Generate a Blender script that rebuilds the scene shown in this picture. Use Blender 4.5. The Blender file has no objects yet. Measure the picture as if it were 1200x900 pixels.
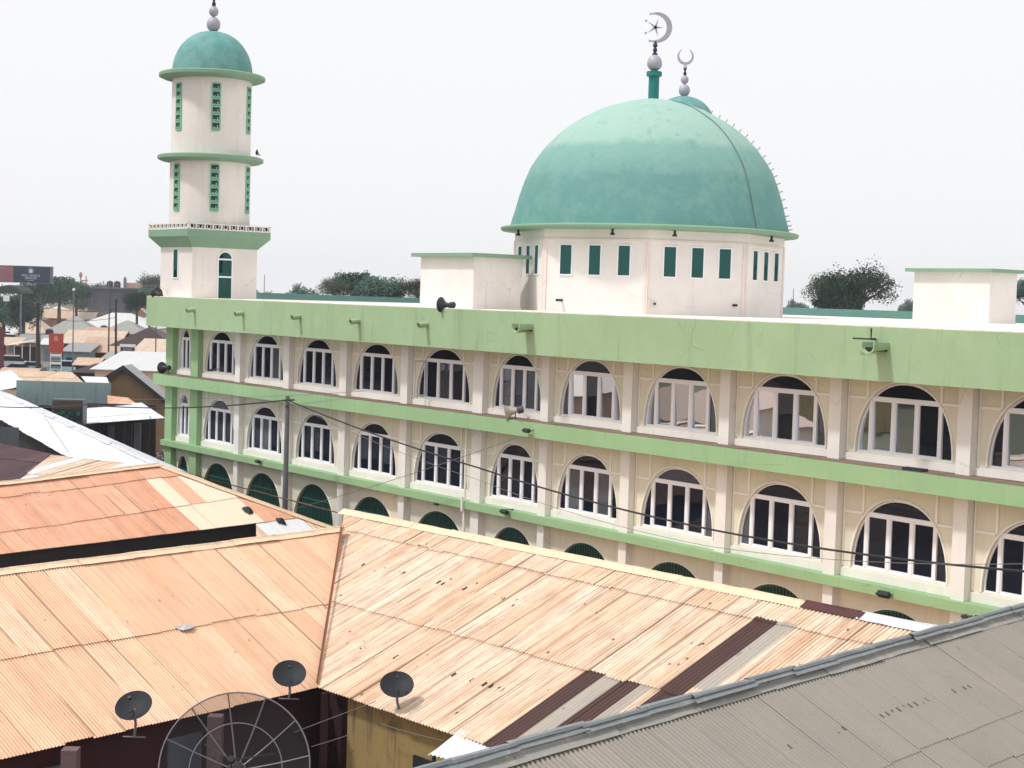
import bpy, bmesh, math, random
from mathutils import Vector, Matrix
R_ = math.radians
sc = bpy.context.scene
# ------------------------------------------------------------------ camera, sky, sun
CAMZ = 12.6
FPX, PITCH, ROLL = 1900.0, R_(3.05), R_(1.75)
cF = Vector((0, math.cos(PITCH), -math.sin(PITCH)))
_r = Vector((1, 0, 0)); _u = _r.cross(cF)
cR = _r * math.cos(ROLL) + _u * math.sin(ROLL)
cU = _u * math.cos(ROLL) - _r * math.sin(ROLL)
cam = bpy.data.cameras.new('camera'); camo = bpy.data.objects.new('camera', cam)
sc.collection.objects.link(camo); sc.camera = camo
cam.sensor_width = 36; cam.lens = FPX / 1200 * 36; cam.clip_start = .5; cam.clip_end = 9000
m4 = Matrix((cR, cU, -cF)).transposed().to_4x4(); m4.translation = Vector((0, 0, CAMZ))
camo.matrix_world = m4

SUNV = Vector((-.62, -.22, 0)).normalized() * math.cos(R_(58)) + Vector((0, 0, math.sin(R_(58))))
w = bpy.data.worlds.new('World'); sc.world = w; w.use_nodes = True
nt = w.node_tree; nt.nodes.clear()
sky = nt.nodes.new('ShaderNodeTexSky'); sky.sky_type = 'NISHITA'; sky.sun_disc = False
sky.sun_elevation = R_(58); sky.sun_rotation = math.atan2(SUNV.x, SUNV.y)
sky.dust_density = 6; sky.air_density = 1.5
mx = nt.nodes.new('ShaderNodeMixRGB'); mx.inputs[0].default_value = .92
mx.inputs[2].default_value = (9.9, 9.95, 10.15, 1)
bg = nt.nodes.new('ShaderNodeBackground'); bg.inputs[1].default_value = .1
wo = nt.nodes.new('ShaderNodeOutputWorld')
nt.links.new(sky.outputs[0], mx.inputs[1]); nt.links.new(mx.outputs[0], bg.inputs[0]); nt.links.new(bg.outputs[0], wo.inputs[0])
sl = bpy.data.lights.new('sun', 'SUN'); sl.energy = 2.4; sl.angle = R_(5); sl.color = (1, .98, .95)
so = bpy.data.objects.new('sun', sl); sc.collection.objects.link(so)
so.rotation_euler = SUNV.to_track_quat('Z', 'Y').to_euler()
sc.view_settings.view_transform = 'Standard'; sc.view_settings.look = 'None'
sc.view_settings.exposure = 0.05; sc.view_settings.gamma = 1.0
sc.cycles.volume_bounces = 0; sc.cycles.max_bounces = 6
rnd = random.Random(7)

# ------------------------------------------------------------------ measuring helpers (metres from survey sight lines)
def ray(px, py): return cF + cR * ((px - 600) / FPX) - cU * ((py - 450) / FPX)
def at_h(px, py, h):            # point on the sight line at height h relative to the eye
    v = ray(px, py); p = v * (h / v.z); return Vector((p.x, p.y, p.z + CAMZ))
def at_y(px, py, y):
    v = ray(px, py); p = v * (y / v.y); return Vector((p.x, p.y, p.z + CAMZ))
def at_plane(px, py, a, n):
    v = ray(px, py); e = Vector((0, 0, CAMZ)); t = (a - e).dot(n) / v.dot(n); return e + v * t

# ------------------------------------------------------------------ scene helpers
C = sc.collection
def tag(o, label=None, cat=None, group=None, kind=None):
    if label: o['label'] = label
    if cat: o['category'] = cat
    if group: o['group'] = group
    if kind: o['kind'] = kind
    return o
def empty(name, loc, rz=0, label=None, cat=None, group=None):
    o = bpy.data.objects.new(name, None); C.objects.link(o)
    o.location = loc; o.rotation_euler = (0, 0, rz); o.empty_display_size = .3
    return tag(o, label, cat, group)
class MB:
    def __init__(s): s.v = []; s.f = []; s.m = []; s.cur = 0
    def add(s, vs, fs):
        b = len(s.v); s.v += [tuple(v) for v in vs]
        for f in fs: s.f.append(tuple(i + b for i in f)); s.m.append(s.cur)
        return s
    def quad(s, *p): return s.add(p, [tuple(range(len(p)))])
    def box(s, x0, x1, y0, y1, z0, z1):
        v = [(x, y, z) for z in (z0, z1) for y in (y0, y1) for x in (x0, x1)]
        return s.add(v, [(0, 2, 3, 1), (4, 5, 7, 6), (0, 1, 5, 4), (2, 6, 7, 3), (0, 4, 6, 2), (1, 3, 7, 5)])
    def obox(s, c, ax, ay, az):   # oriented box from centre and three half vectors
        c = Vector(c); ax = Vector(ax); ay = Vector(ay); az = Vector(az)
        v = [c + ax * i + ay * j + az * k for k in (-1, 1) for j in (-1, 1) for i in (-1, 1)]
        return s.add(v, [(0, 2, 3, 1), (4, 5, 7, 6), (0, 1, 5, 4), (2, 6, 7, 3), (0, 4, 6, 2), (1, 3, 7, 5)])
    def tube(s, pts, r, n=8, cap=True):
        pts = [Vector(p) for p in pts]; rs = r if isinstance(r, (list, tuple)) else [r] * len(pts)
        vs = []; fs = []
        for i, p in enumerate(pts):
            t = (pts[min(i + 1, len(pts) - 1)] - pts[max(i - 1, 0)]).normalized()
            a = t.orthogonal().normalized() if i == 0 else (pa - t * pa.dot(t)).normalized()
            pa = a; b = t.cross(a)
            for k in range(n):
                an = 2 * math.pi * k / n; vs.append(p + (a * math.cos(an) + b * math.sin(an)) * rs[i])
        for i in range(len(pts) - 1):
            for k in range(n):
                k2 = (k + 1) % n; fs.append((i * n + k, i * n + k2, (i + 1) * n + k2, (i + 1) * n + k))
        if cap: fs.append(tuple(range(n - 1, -1, -1))); fs.append(tuple((len(pts) - 1) * n + k for k in range(n)))
        return s.add(vs, fs)
    def lathe(s, prof, cx=0, cy=0, n=48, ph=0, cap=True):   # prof: (r,z) bottom to top
        vs = []; fs = []
        for r, z in prof:
            for k in range(n):
                a = 2 * math.pi * k / n + ph; vs.append((cx + r * math.cos(a), cy + r * math.sin(a), z))
        for i in range(len(prof) - 1):
            for k in range(n):
                k2 = (k + 1) % n; fs.append((i * n + k, i * n + k2, (i + 1) * n + k2, (i + 1) * n + k))
        if cap: fs.append(tuple(range(n - 1, -1, -1))); fs.append(tuple((len(prof) - 1) * n + k for k in range(n)))
        return s.add(vs, fs)
    def prism(s, outline, y0, y1):   # outline of (x,z), extruded along y
        n = len(outline); vs = [(x, y0, z) for x, z in outline] + [(x, y1, z) for x, z in outline]
        fs = [tuple(range(n)), tuple(range(2 * n - 1, n - 1, -1))] + [(i, i + n, (i + 1) % n + n, (i + 1) % n) for i in range(n)]
        return s.add(vs, fs)
    def mesh(s, name, mats, smooth=False):
        me = bpy.data.meshes.new(name); me.from_pydata(s.v, [], s.f)
        for mt in (mats if isinstance(mats, (list, tuple)) else [mats]): me.materials.append(mt)
        me.polygons.foreach_set('material_index', s.m)
        bm = bmesh.new(); bm.from_mesh(me); bmesh.ops.recalc_face_normals(bm, faces=bm.faces); bm.to_mesh(me); bm.free()
        if smooth:
            me.polygons.foreach_set('use_smooth', [True] * len(me.polygons))
            try: me.set_sharp_from_angle(angle=R_(35))
            except Exception: pass
        me.update(); return me
    def build(s, name, mats, parent=None, smooth=False, shift=None):
        if shift is not None:
            sx, sy, sz = shift; s.v = [(x - sx, y - sy, z - sz) for x, y, z in s.v]
        return link(name, s.mesh(name, mats, smooth), parent)
def link(name, me, parent=None, loc=(0, 0, 0), rot=(0, 0, 0)):
    o = bpy.data.objects.new(name, me); C.objects.link(o); o.location = loc; o.rotation_euler = rot
    if parent: o.parent = parent
    return o
KIDS = {}
def copy_tree(o, parent=None):
    c = o.copy(); C.objects.link(c)
    if parent: c.parent = parent
    for ch in [x for x in list(C.objects) if x.parent == o]: copy_tree(ch, c)
    return c

# ------------------------------------------------------------------ materials
def lin(c):
    return tuple(((x / 255) / 12.92 if x / 255 <= .04045 else ((x / 255 + .055) / 1.055) ** 2.4) for x in c)
def mul(c, k): return tuple(x * k for x in c)
class N:
    def __init__(s, name):
        s.m = bpy.data.materials.new(name); s.m.use_nodes = True; s.t = s.m.node_tree; s.t.nodes.clear()
        s.out = s.n('ShaderNodeOutputMaterial'); s.b = s.n('ShaderNodeBsdfPrincipled'); s.l(s.b.outputs[0], s.out.inputs[0])
        s.tc = s.n('ShaderNodeTexCoord')
    def n(s, t, **k):
        x = s.t.nodes.new(t)
        for a, b in k.items(): setattr(x, a, b)
        return x
    def l(s, a, b): s.t.links.new(a, b)
    def noise(s, vec, scale, det=4, rough=.6, sc3=None):
        if sc3:
            mp = s.n('ShaderNodeMapping'); mp.inputs['Scale'].default_value = sc3; s.l(vec, mp.inputs[0]); vec = mp.outputs[0]
        x = s.n('ShaderNodeTexNoise'); x.inputs['Scale'].default_value = scale; x.inputs['Detail'].default_value = det
        x.inputs['Roughness'].default_value = rough; s.l(vec, x.inputs['Vector']); return x.outputs['Fac']
    def ramp(s, v, *st):
        r = s.n('ShaderNodeValToRGB'); e = r.color_ramp.elements
        while len(e) < len(st): e.new(.5)
        for i, (p, c) in enumerate(st):
            e[i].position = p; e[i].color = (c, c, c, 1) if not isinstance(c, tuple) else (*c[:3], 1)
        s.l(v, r.inputs[0]); return r.outputs[0]
    def mix(s, f, a, b, mode='MIX'):
        x = s.n('ShaderNodeMixRGB', blend_type=mode)
        for i, v in zip((0, 1, 2), (f, a, b)):
            if hasattr(v, 'links'): s.l(v, x.inputs[i])
            elif i == 0: x.inputs[0].default_value = v
            else: x.inputs[i].default_value = (*v[:3], 1) if isinstance(v, tuple) else (v, v, v, 1)
        return x.outputs[0]
    def math(s, op, a, b=0):
        x = s.n('ShaderNodeMath', operation=op)
        for i, v in enumerate((a, b)):
            if hasattr(v, 'links'): s.l(v, x.inputs[i])
            else: x.inputs[i].default_value = v
        return x.outputs[0]
    def bump(s, h, st=.3, d=.02):
        x = s.n('ShaderNodeBump'); x.inputs['Strength'].default_value = st; x.inputs['Distance'].default_value = d
        s.l(h, x.inputs['Height']); s.l(x.outputs[0], s.b.inputs['Normal'])
    def fin(s, col, rough=.8, metal=0, spec=.3):
        if hasattr(col, 'links'): s.l(col, s.b.inputs['Base Color'])
        else: s.b.inputs['Base Color'].default_value = (*col[:3], 1)
        if hasattr(rough, 'links'): s.l(rough, s.b.inputs['Roughness'])
        else: s.b.inputs['Roughness'].default_value = rough
        s.b.inputs['Metallic'].default_value = metal; s.b.inputs['Specular IOR Level'].default_value = spec
        return s.m
def plaster(name, c, dirt=(.32, .27, .22), amt=.35, streak=.35, sc_=1.0, rough=.85):
    """painted render: broad mottling, grime patches, vertical run marks"""
    n = N(name); v = n.tc.outputs['Object']
    big = n.noise(v, .45 * sc_, 5, .65); fine = n.noise(v, 9 * sc_, 4, .6)
    st = n.mix(.5, n.noise(v, 1, 7, .7, (1.5 * sc_, 1.5 * sc_, .16 * sc_)), n.noise(v, 1, 5, .7, (4.5 * sc_, 4.5 * sc_, .3 * sc_)))
    a = n.mix(n.ramp(big, (.3, 0.), (.72, 1.)), mul(c, .90), mul(c, 1.07))
    a = n.mix(n.math('MULTIPLY', n.ramp(st, (.53, 0.), (.66, 1.)), streak * 1.6), a, dirt, 'MIX')
    a = n.mix(n.math('MULTIPLY', n.ramp(n.noise(v, 1.7 * sc_, 6, .7), (.55, 0.), (.8, 1.)), amt), a, mul(dirt, 1.5))
    a = n.mix(n.math('MULTIPLY', fine, .12), a, mul(c, .7))
    vo = n.n('ShaderNodeTexVoronoi', feature='DISTANCE_TO_EDGE'); vo.inputs['Scale'].default_value = .38 * sc_
    wv_ = n.mix(.16, v, n.n('ShaderNodeTexNoise').outputs['Color'], 'ADD'); n.l(wv_, vo.inputs['Vector'])
    ck = n.math('MULTIPLY', n.ramp(vo.outputs['Distance'], (.0, 1.), (.007, 0.)), n.ramp(n.noise(v, .8, 3, .6), (.5, 0.), (.6, 1.)))
    a = n.mix(n.math('MULTIPLY', ck, .45), a, mul(dirt, .7))
    n.bump(fine, .25, .01)
    return n.fin(a, rough)
def plain(name, c, rough=.6, metal=0, spec=.4, var=.15, sc_=4):
    n = N(name); v = n.tc.outputs['Object']; f = n.noise(v, sc_, 4, .6)
    return n.fin(n.mix(f, mul(c, 1 - var), mul(c, 1 + var)), rough, metal, spec)
def glass(name, tint=(.007, .010, .02), refl=.3, rtint=(.72, .8, .92)):
    n = N(name); n.b.inputs['Base Color'].default_value = (*tint, 1); n.b.inputs['Roughness'].default_value = .35
    g = n.n('ShaderNodeBsdfGlossy'); g.inputs['Roughness'].default_value = .012; g.inputs['Color'].default_value = (*rtint, 1)
    bp = n.n('ShaderNodeBump'); bp.inputs['Strength'].default_value = .06; bp.inputs['Distance'].default_value = .03
    n.l(n.noise(n.tc.outputs['Object'], 1.4, 1, .4), bp.inputs['Height']); n.l(bp.outputs[0], g.inputs['Normal'])
    if refl is None:
        at = n.n('ShaderNodeAttribute'); at.attribute_name = 'tone'; rf = at.outputs['Fac']
    else: rf = refl
    n.b.inputs['Specular IOR Level'].default_value = 0
    f = n.math('ADD', rf, .012)
    ms = n.n('ShaderNodeMixShader'); n.l(f, ms.inputs[0]); n.l(n.b.outputs[0], ms.inputs[1]); n.l(g.outputs[0], ms.inputs[2])
    n.l(ms.outputs[0], n.out.inputs[0]); return n.m
def roofmat(name, cols, rust, rustamt=.5, pitch=.09, valley=.5, seamk=.8, nails=.8, nailp=(1.17, 0.), nsz=.15, dark=(.052, .024, .020), grey=(.36, .345, .31), rough=.5, streakdark=.5, metal=0., spots=.5, white=(.78, .8, .84)):
    """corrugated iron: per-sheet tone (vertex colour 'tone': r,b random, g = kind of sheet), rust running down the sheets"""
    n = N(name); _uvn = n.n('ShaderNodeUVMap'); _uvn.uv_map = 'UVMap'; uv = _uvn.outputs[0]
    at = n.n('ShaderNodeAttribute'); at.attribute_name = 'tone'; sp = n.n('ShaderNodeSeparateColor'); n.l(at.outputs['Color'], sp.inputs[0])
    n2 = n.n('ShaderNodeUVMap'); n2.uv_map = 'SheetUV'; s2_ = n.n('ShaderNodeSeparateXYZ'); n.l(n2.outputs[0], s2_.inputs[0])
    k = len(cols); base = n.ramp(sp.outputs[0], *[(i / max(k - 1, 1), c) for i, c in enumerate(cols)])
    long = n.noise(uv, 1, 6, .7, (7, .35, 1)); long2 = n.noise(uv, 1, 5, .7, (4.2, .16, 1)); pt = n.noise(uv, 1.1, 7, .72)
    a = n.mix(n.math('MULTIPLY', n.ramp(pt, (.38, 0.), (.68, 1.)), rustamt), base, rust)
    a = n.mix(n.math('MULTIPLY', n.ramp(long, (.49, 0.), (.62, 1.)), streakdark), a, mul(rust, .62))
    a = n.mix(n.math('MULTIPLY', n.ramp(long2, (.5, 0.), (.66, 1.)), streakdark * .7), a, mul(rust, .8))
    su = n.n('ShaderNodeSeparateXYZ'); n.l(uv, su.inputs[0])
    # uneven dirt in the troughs, deepened to stand in for weak corrugation shade
    wv = n.math('COSINE', n.math('MULTIPLY', su.outputs[0], 2 * math.pi / pitch))
    tro = n.ramp(n.math('ADD', n.math('MULTIPLY', wv, -.5), .5), (.55, 0.), (.95, 1.))
    hv = n.ramp(n.noise(uv, 1, 5, .65, (9, .22, 1)), (.38, .15), (.66, 1.))
    a = n.mix(n.math('MULTIPLY', n.math('MULTIPLY', tro, hv), valley), a, mul(rust, .42))
    # rusty side laps of the sheets and rust creeping up from each end lap
    seam = n.math('MULTIPLY', n.ramp(s2_.outputs[0], (.0, 1.), (.05, 0.)), n.ramp(n.noise(uv, 1, 4, .7, (3, .8, 1)), (.30, .75), (.5, 1.)))
    a = n.mix(n.math('MULTIPLY', seam, seamk), a, mul(rust, .2))
    lapn = n.ramp(n.math('ADD', s2_.outputs[1], n.math('MULTIPLY', n.noise(uv, 1, 5, .7, (8, 2, 1)), .5)), (.27, 1.), (.5, 0.))
    a = n.mix(n.math('MULTIPLY', lapn, .45 * min(1, seamk)), a, mul(rust, .5))
    fv = n.math('ABSOLUTE', n.math('SUBTRACT', n.math('FRACT', n.math('ADD', n.math('DIVIDE', n.math('SUBTRACT', su.outputs[1], nailp[1]), nailp[0]), n.math('ADD', .55, n.math('MULTIPLY', n.noise(uv, 2.5, 2, .5), .04)))), .55))
    fu = n.math('ABSOLUTE', n.math('SUBTRACT', n.math('FRACT', n.math('DIVIDE', su.outputs[0], pitch * 2)), .5))
    nl = n.math('MULTIPLY', n.math('MULTIPLY', n.math('LESS_THAN', fv, .055 * nsz / .15 / nailp[0] ** 1), n.math('LESS_THAN', n.math('ADD', fu, n.math('MULTIPLY', n.noise(uv, 9, 2, .5), .1)), nsz + .05)), n.math('GREATER_THAN', n.noise(uv, 1, 4, .75, (2.4, .55, 1)), .57))
    a = n.mix(n.math('MULTIPLY', nl, nails), a, (.05, .03, .025))
    # nail heads and pin holes along the purlins
    vo = n.n('ShaderNodeTexVoronoi'); vo.inputs['Scale'].default_value = 1; mp = n.n('ShaderNodeMapping'); mp.inputs['Scale'].default_value = (5, 2.2, 1)
    n.l(uv, mp.inputs[0]); n.l(mp.outputs[0], vo.inputs['Vector'])
    s1 = n.math('LESS_THAN', vo.outputs['Distance'], .12); s2 = n.math('GREATER_THAN', n.noise(uv, .8, 3, .6), .56)
    a = n.mix(n.math('MULTIPLY', n.math('MULTIPLY', s1, s2), spots), a, mul(rust, .22))
    # sheets gone brown (g>.6), bare zinc grey (.3-.6), new white zinc (b>.9)
    dk = n.mix(n.noise(uv, 1, 5, .7, (6, .5, 1)), dark, mul(dark, 1.9))
    kd = n.math('GREATER_THAN', n.math('ADD', sp.outputs[1], n.math('MULTIPLY', n.math('SUBTRACT', n.noise(uv, 1, 6, .75, (5, .9, 1)), .5), .75)), .64)
    kg = n.math('GREATER_THAN', sp.outputs[1], .33)
    a = n.mix(n.math('MULTIPLY', kg, .8), a, n.mix(long, mul(grey, .8), mul(grey, 1.15)))
    a = n.mix(kd, a, dk)
    kw = n.math('GREATER_THAN', sp.outputs[2], .9)
    a = n.mix(n.math('MULTIPLY', kw, .85), a, n.mix(long, mul(white, .85), white))
    n.bump(pt, .15, .01)
    return n.fin(a, rough, metal, .35)

M = {}
M['cream'] = plaster('cream_paint', lin((234, 228, 222)), (.42, .37, .33), .16, .15)
M['beige'] = plaster('beige_panel_paint', lin((227, 221, 202)), (.50, .46, .39), .14, .18)
M['green'] = plaster('pale_green_paint', lin((162, 188, 148)), (.19, .29, .18), .75, .36)
M['green2'] = plaster('green_ledge_paint', lin((152, 186, 140)), (.20, .32, .18), .4, .25)
M['green3'] = plaster('cornice_green_paint', lin((132, 166, 140)), (.18, .28, .18), .3, .2)
M['pink'] = plaster('pinkish_white_paint', lin((234, 230, 225)), (.50, .45, .41), .14, .12)
M['roofdeck'] = plaster('pale_roof_screed', lin((238, 226, 218)), (.42, .36, .32), .3, .0)
M['grime'] = plaster('grimy_ledge_top', lin((132, 112, 98)), (.09, .07, .06), .5, .1, 2)
M['trim'] = plain('white_trim', lin((240, 236, 230)), .6, var=.05)
M['frame'] = plain('white_window_frame', lin((240, 240, 246)), .35, var=.03)
M['glass'] = glass('tinted_glass', refl=None)
M['curtained'] = glass('curtained_glass', (.075, .085, .10), .05)
M['teal_glass'] = glass('teal_glass', (.0, .028, .026), .10, (.3, .75, .65))
M['matte_pane'] = plain('dusty_grey_pane', (.075, .07, .10), .6)
M['gate'] = plain('dark_green_gate', (.008, .035, .033), .45)
M['gate2'] = plain('green_gate_bars', (.03, .13, .10), .45)
M['teal'] = plain('teal_paint', lin((22, 120, 118)), .5)
M['silver'] = plain('weathered_silver_paint', lin((168, 166, 178)), .5, .1, .4, .2, 12)
M['dark'] = plain('dark_fitting', (.02, .022, .03), .5)
M['navy'] = plain('navy_metal', (.025, .032, .055), .5, .1)
M['bluegrey'] = plain('bluegrey_metal', (.14, .18, .24), .4, .2)
M['white'] = plain('white_paint', (.78, .78, .78), .5, var=.06)
M['steel'] = plain('grey_pole_steel', (.10, .105, .12), .5, .3)
M['wood'] = plain('weathered_wood_pole', (.045, .035, .035), .8)
M['cable'] = plain('black_cable', (.02, .02, .024), .6)
M['cable2'] = plain('grey_cable', (.16, .16, .18), .5)
M['maroon'] = plaster('maroon_wall_paint', (.045, .014, .018), (.02, .012, .012), .5, .4)
M['purple'] = plaster('dusty_purple_post_paint', (.17, .11, .12), (.04, .03, .03), .4, .4)
M['ochre'] = plaster('ochre_wall_paint', lin((148, 128, 84)), (.07, .06, .05), .8, .8)
M['brownwall'] = plaster('brown_mud_wall', lin((150, 124, 96)), (.16, .12, .09), .5, .5)
M['creamwall'] = plaster('cream_house_wall', lin((214, 196, 178)), (.3, .24, .2), .3, .3)
M['pinkwall'] = plaster('dusty_pink_wall', lin((178, 142, 126)), (.2, .14, .12), .4, .4)
M['greywall'] = plaster('bare_concrete', lin((96, 98, 112)), (.06, .06, .07), .5, .5)
M['tealwall'] = plaster('faded_teal_wall', lin((128, 148, 150)), (.1, .12, .12), .5, .6)
M['darkwall'] = plaster('shade_dark_wall', (.035, .03, .035), (.015, .015, .015), .3, .3)  # near-black base colour puts the shade under eaves and awnings into the wall
M['redpaint'] = plain('red_sign_paint', lin((176, 66, 52)), .6)
M['bark'] = plain('bark', (.10, .075, .055), .9)
OR = lin((232, 184, 152)); CR = lin((238, 206, 178)); PK = lin((226, 166, 134)); LT = lin((243, 222, 200))
M['iron_orange'] = roofmat('orange_rusted_iron', [OR, lin((236, 198, 166)), mul(OR, .96), CR, OR], lin((216, 164, 124)), .45, streakdark=.3, pitch=.09, valley=.55, seamk=1., nails=.0)
M['iron_cream'] = roofmat('cream_rusted_iron', [lin((238, 209, 179)), lin((242, 222, 198)), lin((234, 200, 170)), lin((240, 214, 186)), lin((243, 224, 202))], lin((188, 136, 104)), .34, streakdark=.48, spots=.8, pitch=.115, valley=1., seamk=.9, nails=.95, nailp=(3.45, 2.6), nsz=.24)
M['iron_pink'] = roofmat('pinkish_rusted_iron', [PK, lin((233, 182, 150)), lin((228, 168, 136)), lin((236, 190, 158)), PK], lin((200, 138, 106)), .5, streakdark=.25, valley=.5, seamk=.8, nails=0., white=lin((240, 226, 202)))
M['iron_grey'] = roofmat('dusty_grey_zinc', [lin((136, 131, 121)), lin((141, 135, 124)), lin((133, 128, 118)), lin((145, 137, 125))], lin((160, 148, 136)), .35, streakdark=.25, spots=.25, pitch=.08, valley=1.3, seamk=.12, nails=.8, nailp=(2.3, 1.15), nsz=.12)
M['iron_white'] = roofmat('new_white_zinc', [lin((236, 238, 244)), lin((228, 232, 240)), lin((240, 242, 246))], lin((208, 206, 208)), .25, streakdark=.1, spots=.1, metal=.0, rough=.4, valley=.25, seamk=.25, nails=0.)
M['iron_brown'] = roofmat('old_brown_iron', [lin((92, 66, 72)), lin((80, 58, 62)), lin((104, 78, 80))], lin((70, 46, 46)), .5, streakdark=.3, spots=.2)
M['iron_tan'] = roofmat('sandy_iron', [lin((226, 200, 168)), lin((236, 216, 184)), lin((214, 180, 150))], lin((178, 128, 98)), .5, streakdark=.4)
M['iron_ash'] = roofmat('ash_grey_iron', [lin((166, 168, 170)), lin((150, 152, 154)), lin((182, 180, 174))], lin((140, 128, 118)), .4, streakdark=.25)
bgk = dict(pitch=.3, valley=.15, seamk=.3, nails=0., spots=0.)
M['far_tan'] = roofmat('far_sandy_iron', [lin((240, 224, 200)), lin((232, 210, 184)), lin((244, 232, 214))], lin((198, 150, 118)), .4, streakdark=.3, **bgk)
M['far_peach'] = roofmat('far_peach_iron', [lin((236, 206, 178)), lin((226, 188, 160)), lin((240, 216, 192))], lin((190, 134, 104)), .45, streakdark=.3, **bgk)
M['far_ash'] = roofmat('far_ash_iron', [lin((176, 180, 180)), lin((160, 164, 166)), lin((196, 196, 190))], lin((150, 140, 130)), .35, streakdark=.2, **bgk)
M['far_white'] = roofmat('far_white_zinc', [lin((240, 240, 242)), lin((232, 234, 238)), lin((244, 242, 238))], lin((214, 208, 200)), .3, streakdark=.1, **bgk)
M['ridge_cream'] = plaster('rusty_cream_ridge_metal', lin((238, 208, 176)), lin((150, 92, 62)), .55, .2, 3, .5)
M['ridge_grey'] = plaster('grey_ridge_metal', lin((150, 148, 142)), lin((196, 176, 148)), .5, .1, 3, .5)
M['ridge_brown'] = plaster('rust_brown_ridge_metal', (.09, .03, .03), (.04, .02, .02), .4, .1, 3, .6)

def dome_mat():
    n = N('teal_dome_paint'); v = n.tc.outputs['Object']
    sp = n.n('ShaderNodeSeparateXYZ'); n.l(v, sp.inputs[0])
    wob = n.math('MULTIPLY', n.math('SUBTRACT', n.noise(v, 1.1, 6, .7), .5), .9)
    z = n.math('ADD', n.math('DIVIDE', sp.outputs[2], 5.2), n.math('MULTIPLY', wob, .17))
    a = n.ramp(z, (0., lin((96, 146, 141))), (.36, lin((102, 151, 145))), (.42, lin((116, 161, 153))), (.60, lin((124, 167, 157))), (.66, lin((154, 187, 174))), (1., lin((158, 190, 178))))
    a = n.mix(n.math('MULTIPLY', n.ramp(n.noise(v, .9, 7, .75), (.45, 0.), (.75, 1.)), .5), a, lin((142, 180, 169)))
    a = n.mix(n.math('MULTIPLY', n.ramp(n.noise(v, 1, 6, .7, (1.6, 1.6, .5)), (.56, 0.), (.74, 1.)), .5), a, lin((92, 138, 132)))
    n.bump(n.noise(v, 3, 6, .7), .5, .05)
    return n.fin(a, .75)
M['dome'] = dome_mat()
def ground_mat():
    n = N('dusty_laterite_ground'); v = n.tc.outputs['Object']
    a = n.mix(n.noise(v, .05, 6, .6), lin((120, 96, 78)), lin((152, 126, 102)))
    a = n.mix(n.ramp(n.noise(v, .012, 5, .6), (.45, 0.), (.62, 1.)), a, lin((84, 92, 66)))
    a = n.mix(n.math('MULTIPLY', n.noise(v, 1.5, 6, .7), .5), a, lin((92, 74, 62))); n.bump(n.noise(v, 4, 6, .7), .4, .05)
    return n.fin(a, .95)
def asphalt_mat():
    n = N('dusty_asphalt'); v = n.tc.outputs['Object']
    return n.fin(n.mix(n.noise(v, .5, 6, .6), (.045, .044, .045), (.11, .095, .08)), .9)
def leaf_mat(name, c1, c2):
    n = N(name); at = n.n('ShaderNodeAttribute'); at.attribute_name = 'tone'; sp = n.n('ShaderNodeSeparateColor'); n.l(at.outputs['Color'], sp.inputs[0])
    m_ = n.fin(n.mix(sp.outputs[0], c1, c2), .7, 0, .2); return m_
M['leaf'] = leaf_mat('broad_leaf_green', (.045, .088, .06), (.11, .18, .10))
M['leaf2'] = leaf_mat('blue_green_leaf', (.032, .078, .064), (.08, .15, .10))
M['leaf3'] = leaf_mat('olive_leaf', (.04, .07, .04), (.09, .12, .07))

# ------------------------------------------------------------------ ground
g = MB().quad((-900, -250, 0), (900, -250, 0), (900, 1250, 0), (-900, 1250, 0)).build('ground', ground_mat()); tag(g, kind='structure')

# ------------------------------------------------------------------ mosque frame
TH = R_(37.2)
D = Vector((-math.sin(TH), math.cos(TH), 0)); NN = Vector((-math.cos(TH), -math.sin(TH), 0))
MO = Vector((10, 45, 0)) - NN            # local: x = along facade to the right, y = into the building, z up
RZ = math.atan2(-D.y, -D.x)
ML = Matrix.Translation(MO) @ Matrix.Rotation(RZ, 4, 'Z')
MLi = ML.inverted()
def fac(px, py, w=0):                    # sight line meets the plane w metres in front of the pilasters -> local coords
    return MLi @ at_plane(px, py, MO + NN * w, NN)
mosque = empty('mosque', MO, RZ, 'long cream and pale green mosque with rows of arched windows and a large teal dome', 'mosque')
Z_ = lambda rel: CAMZ + rel
XR, XL, DEP = 11.9, -47.45, 30.0
def arch_pts(a, H, n=28, p=2.2):
    o = []
    for i in range(n + 1):
        t = math.pi - math.pi * i / n; c, s_ = math.cos(t), math.sin(t)
        o.append((math.copysign(abs(c) ** (2 / p), c) * a, max(s_, 0) ** (2 / p) * H))
    return o
def gate_pts(a, H):
    return [(-a, 0)] + [(x, H - 1.95 + z) for x, z in arch_pts(a, 1.95, 28, 2.1)] + [(a, 0)]
bays = [(-45.75, 1.45), (-41.85, 3.3), (-37.25, 3.4), (-32.55, 3.4), (-27.7, 3.5), (-22.75, 3.7), (-17.93, 3.0), (-13.7, 3.3), (-9.1, 3.45), (-4.5, 3.45), (.1, 3.43), (4.7, 3.43), (9.3, 3.43)]
pil = [(-46.97, .8, 1), (-44.1, .8, 1), (-39.5, .5, 0), (-34.8, .5, 0), (-29.87, .55, 0), (-25.1, .5, 0), (-20.0, .62, 0), (-15.9, .45, 0), (-11.4, .46, 0), (-6.76, .45, 0), (-2.2, .45, 0), (2.4, .46, 0), (7.0, .46, 0), (11.6, .5, 0)]
zP0, zP1 = Z_(-2.0), Z_(-.5)
L1a, L1b = Z_(-4.98), Z_(-4.42)
L2a, L2b = Z_(-8.12), Z_(-7.84)
PW = .3                                   # panel recess
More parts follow.
